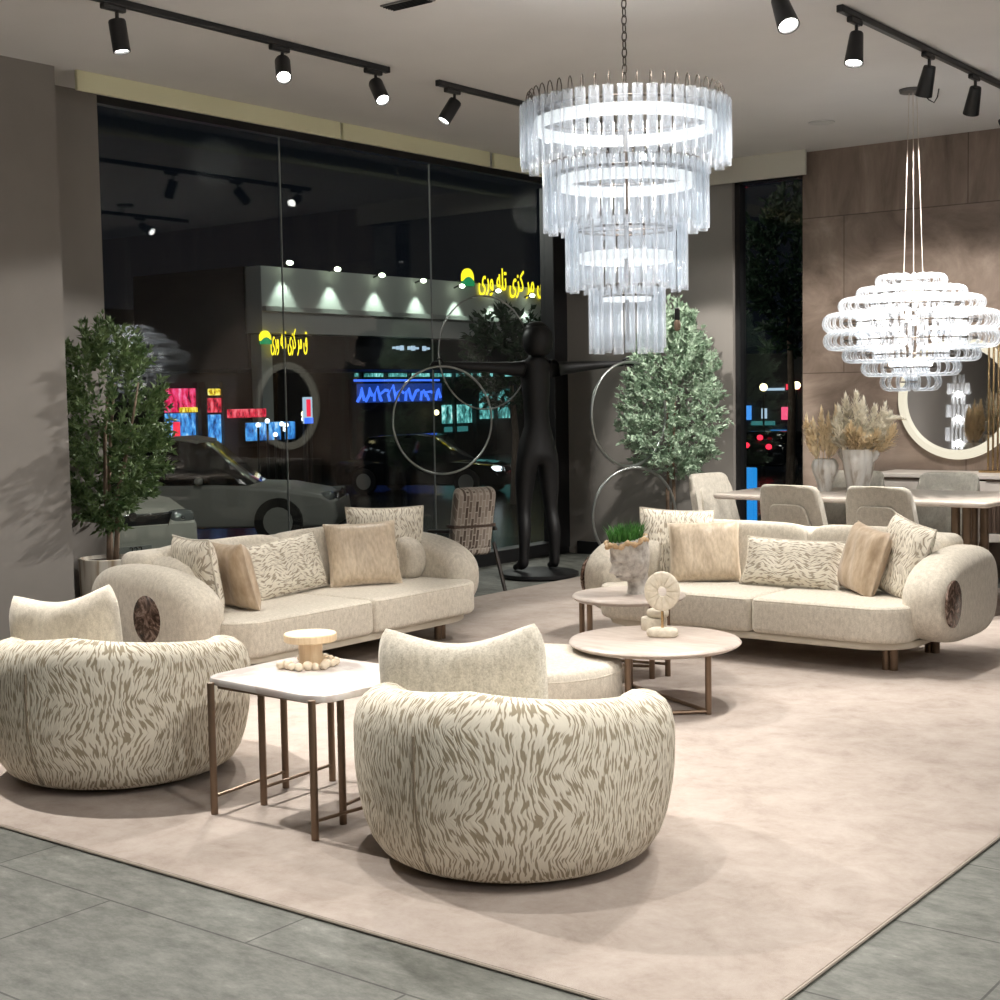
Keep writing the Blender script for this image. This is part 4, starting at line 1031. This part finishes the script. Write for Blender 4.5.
shopglow('e_bluewin', [(.34, (.004, .02, .08)), (.46, (.03, .20, .62)), (.58, (.10, .45, .95)), (.70, (.75, .92, 1))], .85, 6.0)
shopglow('e_pinkbox', [(.36, (.10, .005, .02)), (.48, (.85, .02, .10)), (.60, (.95, .12, .32)), (.72, (1, .5, .6))], .85, 5.0)
shopglow('e_redbox', [(.36, (.05, .0, .01)), (.50, (.75, .02, .05)), (.66, (1, .20, .25))], .85, 7.0)
shopglow('e_yelbox', [(.40, (.30, .12, .0)), (.50, (1, .75, .02)), (.66, (1, .95, .4))], .9, 12.0)
shopglow('e_tealwin', [(.36, (.005, .03, .03)), (.50, (.06, .26, .25)), (.62, (.25, .70, .66)), (.74, (.8, 1, .95))], 1.0, 5.0)
def bulb(name, label, cat, p, r, mat, group=None):
    o = G().sell((0, 0, 0), (r, r, r), 1, 1, 12, 8).build(name, mat, None, angle=0, loc=p); return tag(o, label, cat, group)
# long lit parade of shops across the street
pb = thing('shop_building', 'long pale shop building across the street with lamps along its fascia', 'building', (-22, 26, ZR))
G().box((-2, 4.5, 3.5), (3.6, 20.0, 2.1)).build('wall', 'darkfac', pb, smooth=False)
G().box((0, .0 - .0, 3.85), (.5, 11.0, 1.35)).build('fascia', 'fascia', pb, smooth=False)
G().box((.32, 0, 3.66), (.12, 11.0, .10)).build('ledge', 'facade', pb, smooth=False)
G().box((.05, -5.35, 2.2), (.3, .3, 1.9)).build('pillar', 'facade', pb, smooth=False)
for k in range(7):
    y = 21.08 + 1.403 * k - 26; z = 4.10 - .05 * k - ZR
    lf = G().cyl((.25, y, z + .02), (.5, y, z + .10), .02, n=8).build('lamp_bracket', 'black', pb)
    G().sell((.5, y, z + .05), (.06, .085, .05), 1, 1, 12, 8).build('lamp', 'e_lamp', lf, angle=0)
    ld = bpy.data.lights.new('fascia_beam', 'SPOT'); ld.energy = 60; ld.spot_size = R_(62); ld.spot_blend = .6; ld.shadow_soft_size = .05; ld.color = (.86, 1, .84)
    lo = bpy.data.objects.new('fascia_beam', ld); C.objects.link(lo); lo.parent = pb; lo.location = (.52, y, z - .02); lo.rotation_euler = Vector((-.22, 0, -1)).to_track_quat('-Z', 'Y').to_euler()
# lettering: contextual letter shapes written left to right as they stand in the sign
def sign_text(name, body, size, mat, parent, loc, sx=1.0, depth=.03, bold=.012):
    cu = bpy.data.curves.new(name, 'FONT'); cu.body = body; cu.size = size; cu.extrude = depth; cu.offset = bold; cu.resolution_u = 3
    to = bpy.data.objects.new(name, cu); C.objects.link(to); dg = bpy.context.evaluated_depsgraph_get(); dg.update()
    me = bpy.data.meshes.new_from_object(to.evaluated_get(dg)); bpy.data.objects.remove(to)
    me.materials.clear(); me.materials.append(M[mat]); o = bpy.data.objects.new(name, me); C.objects.link(o); o.parent = parent
    o.rotation_euler = (PI / 2, 0, PI / 2); o.scale = (sx, 1, 1); o.location = loc; return o
WORDS = '\uFBFC\uFEAD\uFEED \uFEEA\uFEE0\uFE97 \uFBFC\uFEB0\uFB90 \uFEAE\uFEE3 \uFED5'
def logo(parent, y, z, r):
    g = G(); n = 20; P = [(r * cos(PI * i / n), r * sin(PI * i / n)) for i in range(n + 1)]
    g.prism(P[::1] + [(-r, -.45 * r), (r, -.45 * r)], -.03, .03); g.V = [Vector((v.z, v.x + y, v.y + z)) for v in g.V]; g.build('emblem_sun', 'e_yellow', parent, smooth=False)
    g = G(); P = [(r, -.95 * r)] + [(r - 2 * r * i / 12, -.45 * r + .5 * r * sin(PI * i / 12)) for i in range(13)] + [(-r, -.95 * r)]
    g.prism(P, -.035, .035); g.V = [Vector((v.z + .01, v.x + y, v.y + z)) for v in g.V]; g.build('emblem_hill', 'e_green', parent, smooth=False)
s1 = thing('shop_sign', 'large yellow lit sign in Persian lettering on the roof edge across the street', 'sign', (-21.70, 27.15, 4.07))
logo(s1, 0, .12, .21); sign_text('lettering', WORDS, .74, 'e_yellow', s1, (0, .42, -.12), .52, depth=.008, bold=.003)
s2 = thing('shop_sign', 'smaller yellow lit sign in Persian lettering at the left of the building', 'sign', (-21.70, 20.52, 2.50))
logo(s2, 0, .12, .14); sign_text('lettering', WORDS, .60, 'e_yellow', s2, (0, .15, -.10), .25, depth=.008, bold=-.004)
# shops and lights between
def lit(name, label, cat, X, y0, y1, z0, z1, mat, d=.1):
    t = tag(G().box((0, 0, 0), (d, y1 - y0, z1 - z0), .01, 1).build(name, mat, smooth=False, loc=(X, (y0 + y1) / 2, (z0 + z1) / 2)), label, cat); return t
k1 = thing('shop_kiosk', 'brightly lit red and blue shop front at the left across the street', 'shop', (-20.1, 17.1, ZR))
G().box((-.6, .2, 1.1), (1.0, 2.1, 2.3)).build('wall', 'darkfac', k1, smooth=False)
for y0, y1, z0, z1, mm in ((-.62, .15, 1.62, 2.04, 'e_pinkbox'), (-.62, .12, 1.08, 1.60, 'e_bluewin'), (-.40, -.28, 1.05, 1.45, 'e_red'), (.38, .74, 1.60, 1.86, 'e_redbox'), (.38, .72, 1.04, 1.56, 'e_bluewin')):
    G().box((.0 if mm != 'e_red' or y0 > 0 else .05, (y0 + y1) / 2, (z0 + z1) / 2), (.08, y1 - y0, z1 - z0)).build('lit_panel', mm, k1, smooth=False)
G().box((.06, -.05, 1.66), (.06, .40, .09), .02, 2).build('yellow_board', 'e_yelbox', k1, smooth=False); G().box((.06, .56, 1.97), (.06, .28, .12), .02, 2)  .build('yellow_board', 'e_yelbox', k1, smooth=False)
for y in (-.64, .16, .34, .76): G().box((.03, y, 1.4), (.12, .045, 1.5)).build('post', 'black', k1, smooth=False)
lit('shop_sign', 'long red lit board left of the mirror reflection', 'sign', -20, 17.95, 18.85, 1.04, 1.20, 'e_redbox')
lit('shop_sign', 'dim blue lit shop window below the long red board', 'sign', -19.6, 18.02, 19.2, .62, .95, 'e_bluewin')
ps = thing('street_poster', 'small red and blue lit poster on a post across the street', 'poster', (-18, 17.98, ZR))
G().cyl((-.06, 0, 0), (-.06, 0, 1.5), .03, n=8).build('post', 'black', ps); G().box((0, 0, 1.62), (.04, .20, .46)).build('panel', 'e_pale', ps, smooth=False); G().box((.025, .0, 1.66), (.02, .09, .3)).build('figure_patch', 'e_red', ps, smooth=False); G().box((.025, 0, 1.44), (.02, .2, .10)).build('blue_band', 'e_neon', ps, smooth=False)
nb = thing('neon_sign', 'blue neon shop lettering behind the reflected figure', 'sign', (-24, 27.2, 1.45))
G().box((-.08, 0, -.6), (.08, 3.4, 1.9)).build('backing', 'darkfac', nb, smooth=False)
M['e_navy'] = emit('navy_sign_panel', (.02, .07, .42), .45)
G().box((-.035, .1, .02), (.03, 3.2, .46)).build('lit_panel', 'e_navy', nb, smooth=False)
rn = random.Random(8)
for k in range(11):
    y = -1.5 + .29 * k; P = [(0, y + rn.uniform(-.05, .05), -.18), (0, y + rn.uniform(-.1, .1), rn.uniform(-.05, .05)), (0, y + .12, rn.uniform(.02, .2)), (0, y + .22, rn.uniform(-.18, .1))]
    G().tube(P, .038, 6).build('neon_stroke', 'e_neon', nb, angle=0)
G().box((-.02, 0, .33), (.04, 3.2, .05)).build('neon_stroke', 'e_neon', nb, smooth=False)
# far glazed shops with teal light
fb = thing('shop_building', 'far teal-lit glazed shops behind the blue neon', 'building', (-27, 32.5, ZR))
G().box((-1.2, 0, 1.6), (2, 9, 3.4)).build('wall', 'darkfac', fb, smooth=False)
for y0, y1, z0, z1, mm in ((-3.5, 3.6, 2.38, 2.66, 'e_tealwin'), (-3.3, -1.8, 1.2, 1.7, 'e_tealdim'), (.2, 1.5, 1.0, 1.55, 'e_tealwin'), (2.0, 3.4, 1.1, 2.0, 'e_tealwin'), (-1.2, -.2, 1.2, 2.0, 'e_tealdim'), (.3, 1.3, .75, .9, 'e_tealdim')):
    G().box((-.15, (y0 + y1) / 2, (z0 + z1) / 2), (.1, y1 - y0, z1 - z0)).build('lit_window', mm, fb, smooth=False)
for k in range(8): G().box((-.05, -3.4 + k, 1.4), (.14, .07, 2.6)).build('mullion', 'black', fb, smooth=False)
g = G()
for k in range(10):
    if k not in (3, 7): g.box((.20, -1.42 + .13 * k, 2.93), (.05, .09, .05 + .03 * (k % 3)))
g.build('white_letters', 'e_pale', pb, smooth=False)
# loose lights
def lamp_post(label, p, r, mat, group=None):
    t = thing('street_light', label, 'light', (p[0], p[1], ZR), 0, group); h = p[2] - ZR
    G().cyl((0, 0, 0), (0, 0, h), .022, n=6).build('post', 'black', t); G().sell((0, 0, h), (r, r, r), 1, 1, 12, 8).build('lamp', mat, t, angle=0)
for k, (y, z) in enumerate(((17.74, .92), (18.03, .984), (18.45, .92), (18.55, .825), (18.70, .894), (19.22, .991), (19.48, .947), (18.62, .72), (18.9, .80))):
    lamp_post('small bluish street light low across the road', (-19 - .07 * k, y, z), .045, 'e_white', 'row of bluish street lights')
lamp_post('round warm yellow street lamp seen inside the mirror reflection', (-19, 18.91, 1.09), .07, 'e_warm')
lamp_post('small warm lamp under the blue neon sign', (-23.8, 28.4, .95), .07, 'e_warm')
# parked and passing cars
def car(name, label, loc, face, L_, Wd, Hh, paint, plate=None, lampmat='headlamp'):
    t = thing(name, label, 'car', loc, R_(face))                       # local +X = nose
    h = L_ / 2; hb = Hh * .56
    side = [(-h, .28 * Hh), (-h + .03, .52 * Hh), (-h + .12, hb + .02), (h * .22, hb + .01), (h * .62, hb - .02), (h * .90, hb - .09 * Hh), (h * .985, .40 * Hh), (h, .26 * Hh), (h * .97, .16 * Hh), (-h * .97, .16 * Hh)]
    g = G().prism(side, -Wd / 2, Wd / 2, .05, 3, XZ)
    for v in g.V:
        if v.x > h * .6: v.y *= 1 - .14 * ((v.x - h * .6) / (h * .4)) ** 2
        if v.z > hb * .8: v.y *= .97
    g.build('body', paint, t, angle=35)
    gh = [(-h * .80, hb - .01), (-h * .62, Hh * .97), (-.05 * h, Hh), (h * .10, Hh * .96), (h * .42, hb - .01)]
    g = G().prism(gh, -Wd * .43, Wd * .43, .04, 3, XZ)
    for v in g.V:
        if v.z > hb + .1: v.y *= .84
    g.build('cabin_glass', 'carglass', t, angle=35)
    rf_ = [(-h * .60, Hh * .955), (-h * .05, Hh * .99), (h * .09, Hh * .955), (h * .09, Hh * .985), (-h * .05, Hh * 1.02), (-h * .60, Hh * .985)]
    G().prism(rf_, -Wd * .355, Wd * .355, .008, 2, XZ).build('roof', paint, t, angle=35)
    for sx in (-.62, .62):
        for sy in (-1, 1):
            wh = G().cyl((sx * h, sy * (Wd / 2 - .10), .22 * Hh), (sx * h, sy * (Wd / 2 + .012), .22 * Hh), .225 * Hh, n=24).build('wheel', 'rubber', t, angle=40)
            G().cyl((sx * h, sy * (Wd / 2 - .0), .22 * Hh), (sx * h, sy * (Wd / 2 + .018), .22 * Hh), .14 * Hh, n=16).build('hub_cap', 'silver_car', wh, angle=40)
    for sy in (-1, 1):
        hl = G().sell((h * .925, sy * Wd * .355, hb - .125 * Hh), (.09, Wd * .085, .055 * Hh), .6, .6, 18, 10).build('headlight', lampmat, t, angle=0)
        G().sell((h * .93 + .055, sy * Wd * .345, hb - .125 * Hh), (.045, .03, .03), 1, 1, 10, 6).build('reflector', 'chrome', hl, angle=0)
        G().sell((h * .12, sy * (Wd * .5 + .05), hb + .07), (.05, .07, .045), .7, .7, 12, 8).build('wing_mirror', paint, t, angle=0)
    gz0, gz1 = hb - .26 * Hh, hb - .085 * Hh; gw = Wd * .26
    gr = [(-gw, gz1), (gw, gz1), (gw * .78, gz0), (-gw * .78, gz0)]
    m_ = Matrix(((0, 0, 1, h * .955), (1, 0, 0, 0), (0, 1, 0, 0), (0, 0, 0, 1)))
    gg = G().prism(gr, -.02, .05, .01, 2, m_).build('grille', 'black', t, angle=30)
    P = [m_ @ Vector((x, y, .05)) for x, y in gr]; G().tube(P, .014, 6, closed=True).build('grille_trim', 'chrome', gg, angle=0)
    G().prism(ellipse(.045, .045, 20, 0, gz1 - .01), .045, .07, .004, 1, m_).build('badge', 'chrome', gg)
    if plate:
        p_ = G().box((h * 1.0 + .012, 0, gz0 - .075), (.016, .34, .085), .004, 1).build('number_plate', 'plate', t, smooth=False)
        cu = bpy.data.curves.new('plate_digits', 'FONT'); cu.body = plate; cu.size = .095; cu.extrude = .003; cu.align_x = 'CENTER'
        to = bpy.data.objects.new('x', cu); C.objects.link(to); dg = bpy.context.evaluated_depsgraph_get(); dg.update(); me = bpy.data.meshes.new_from_object(to.evaluated_get(dg)); bpy.data.objects.remove(to)
        me.materials.clear(); me.materials.append(M['ink']); o = bpy.data.objects.new('plate_digits', me); C.objects.link(o); o.parent = p_; o.rotation_euler = (PI / 2, 0, PI / 2); o.location = (h + .022, 0, gz0 - .108)
    return t
car('car', 'pale beige car parked nose towards the glass front, number plate showing', (-13.4, 9.5, ZR), -14, 4.0, 1.6, 1.50, 'cream_car', '222')
car('car', 'silver car parked behind the middle cushions, its nose to the right', (-14.6, 12.5, ZR), 36, 3.9, 1.55, 1.34, 'silver_car')
car('car', 'dark car driving far off with lit headlights', (-17.7, 20.9, ZR), 15, 3.4, 1.4, 1.1, 'carglass', None, 'e_white')
# roadside trees and the narrow-window view
def street_tree(label, loc, h, r_, seed):
    rn = random.Random(seed); t = thing('street_tree', label, 'tree', loc)
    crown(rn, (0, 0, h * .74), r_, r_, h * .25, 160, 16, .16, .035, None, 0, .4).build('foliage', 'leaf_dark', t, smooth=False, weld=False)
    G().tube([(0, 0, 0), (.03, .02, h * .35), (-.02, 0, h * .62)], .07, 8, radii=[.08, .06, .03]).build('trunk', 'bark', t, angle=0)
street_tree('dark street tree behind the narrow window', (-9.6, 19.6, ZR), 4.8, .6, 3)
street_tree('dark street tree behind the statue, across the pavement', (-14.5, 19.3, ZR), 3.2, .8, 5)
nw = thing('shop_building', 'far row of shops with blue, white and pink lights seen through the narrow window', 'building', (-15.75, 31, ZR))
G().box((0, .4, 1.4), (4.4, .6, 2.6)).build('wall', 'darkfac', nw, smooth=False)
for x, z, w, h_, mm in ((-.55, 1.30, .16, .34, 'e_blue'), (-.12, 1.28, .12, .24, 'e_pale'), (.42, 1.28, .16, .30, 'e_pink'), (.15, 1.85, .5, .06, 'e_pale'), (.62, 1.9, .32, .13, 'e_red'), (-.15, 1.05, .6, .10, 'e_tealdim'), (.25, .85, .4, .08, 'e_screen')):
    G().box((x, .05, z), (w, .06, h_)).build('lit_window', mm, nw, smooth=False)
tc = thing('car', 'far dark car with red tail lights seen through the narrow window', 'car', (-14.75, 28.6, ZR))
G().box((0, .6, .42), (1.3, 1.3, .5), .08, 3).build('body', 'carglass', tc, angle=50); G().box((0, .7, .72), (1.05, 1.0, .4), .12, 3).build('cabin', 'carglass', tc, angle=50)
for x, z in ((-.27, .63), (.27, .60), (.06, .80)): G().sell((x, -.06, z), (.075, .03, .06), 1, 1, 12, 8).build('tail_light', 'e_tail', tc, angle=0)
for x in (-.6, .6): G().cyl((x - .06, .4, .16), (x + .06, .4, .16), .17, n=18).build('wheel', 'rubber', tc, angle=40)
for x, z in ((-15.45, 1.45), (-14.62, 1.48)): lamp_post('round yellowish lamp beyond the narrow window', (x, 30.2, z), .09, 'e_warm', 'lamps beyond the narrow window')
lit('light_box', 'glowing blue advertising box low behind the narrow window', 'sign', -7.72, 14.6, 14.7, -.45, .52, 'e_screen', .24)
# a dark block far behind everything, so the sky ends at roofs
tag(G().box((0, 0, 2.5), (6, 60, 5)).build('apartment_block', 'darkfac', smooth=False, loc=(-44, 45, ZR)), 'dark unlit block of buildings at the far end of the street', 'building')
# dim street lighting; the near pair is added for showroom spill on the cars
for x, y, z, e in ((-13, 16, 5.2, 120), (-16, 24, 5.5, 120), (-9.4, 8.4, 3.4, 150), (-9.6, 13.2, 3.4, 45)):
    ld = bpy.data.lights.new('street_and_fill_glow', 'POINT'); ld.energy = e; ld.shadow_soft_size = .2; ld.color = (1, .98, .9); lo = bpy.data.objects.new('street_and_fill_glow', ld); C.objects.link(lo); lo.location = (x, y, z)
# ------------------------------------------------------------------ lights of the room
def point(loc, e, r, col=(1, .97, .93)):  # serves the chandeliers, the crystal lamp and the added fill globes
    ld = bpy.data.lights.new('lamp_or_fill_glow', 'POINT'); ld.energy = e; ld.shadow_soft_size = r; ld.color = col
    lo = bpy.data.objects.new('lamp_or_fill_glow', ld); C.objects.link(lo); lo.location = loc
for z, e in ((2.50, 8), (2.24, 4.3), (1.97, 2.5), (1.70, 1.2)): point((CH.x, CH.y, z), e, .06)
for z, e in ((1.98, 3), (1.80, 4), (1.66, 2)): point((C2.x, C2.y, z), e, .08)
for z in (.7, 1.0, 1.3): point((-6.25, 3.55, z), 2.5, .03)
# two unseen globe pendants, added to brighten the ceiling and fill from the front
for k, (x, y, z, e) in enumerate(((1.7, 6.4, 2.25, 270), (1.5, .6, 2.35, 260))):
    pt = thing('added_fill_globe', ('added opal fill globe, unseen in the right part of the room', 'added opal fill globe, unseen behind the viewpoint')[k], 'fill lamp', (x, y, z))
    G().sell((0, 0, 0), (.2, .2, .2), 1, 1, 28, 16).build('globe', 'tube', pt, angle=0); G().sell((0, 0, 0), (.06, .06, .06), 1, 1, 16, 10).build('bulb', 'led', pt, angle=0); G().cyl((0, 0, .19), (0, 0, HC - z - .001), .006, n=8).build('rod', 'gold', pt)
    point((x, y, z), e, .07)
# the showroom's other ceiling spots, behind and beside the camera
track('black lighting track above the near end of the room', -.4, -1.5, 3.6)
for k, (x, y, aim, e, c) in enumerate(((-.4, 3.2, (-3.0, 3.2, .2), 95, 70), (-.4, 2.2, (-3.6, 3.0, .3), 120, 70), (-.4, .6, (-2.2, 2.6, 0), 40, 80), (-2.97, 3.0, (-1.8, 4.4, 0), 90, 85), (TX1, 3.1, (-4.2, 2.75, .1), 330, 75), (-2.97, 4.6, (-3.6, 6.8, .5), 60, 70))):
    spot('black spotlight outside the picture on the near ceiling track', x, y, aim, e, c)
w = bpy.data.worlds.new('night'); SC.world = w; w.use_nodes = True
w.node_tree.nodes['Background'].inputs[0].default_value = (.004, .005, .007, 1); w.node_tree.nodes['Background'].inputs[1].default_value = .6
cy = SC.cycles
cy.max_bounces = 10; cy.diffuse_bounces = 4; cy.glossy_bounces = 4; cy.transmission_bounces = 6; cy.transparent_max_bounces = 40
cy.sample_clamp_indirect = 6; cy.caustics_reflective = False; cy.caustics_refractive = False
# ------------------------------------------------------------------ camera
cd = bpy.data.cameras.new('camera'); cam = bpy.data.objects.new('camera', cd); C.objects.link(cam)
yaw, pit, rol, f = 0.6544952, 0.07351984, -0.01675096, 1441.08
fw = Vector((-sin(yaw) * cos(pit), cos(yaw) * cos(pit), -sin(pit))); r0 = Vector((cos(yaw), sin(yaw), 0)); u0 = r0.cross(fw)
rr = r0 * cos(rol) + u0 * sin(rol); uu = u0 * cos(rol) - r0 * sin(rol)
cam.matrix_world = Matrix(((rr.x, uu.x, -fw.x, 0), (rr.y, uu.y, -fw.y, 0), (rr.z, uu.z, -fw.z, 1.4), (0, 0, 0, 1)))
cd.sensor_width = 36; cd.lens = f * 36 / 1000; cd.clip_end = 500
SC.camera = cam
SC.view_settings.view_transform = 'Standard'; SC.view_settings.look = 'None'; SC.view_settings.exposure = .5; SC.view_settings.gamma = 1
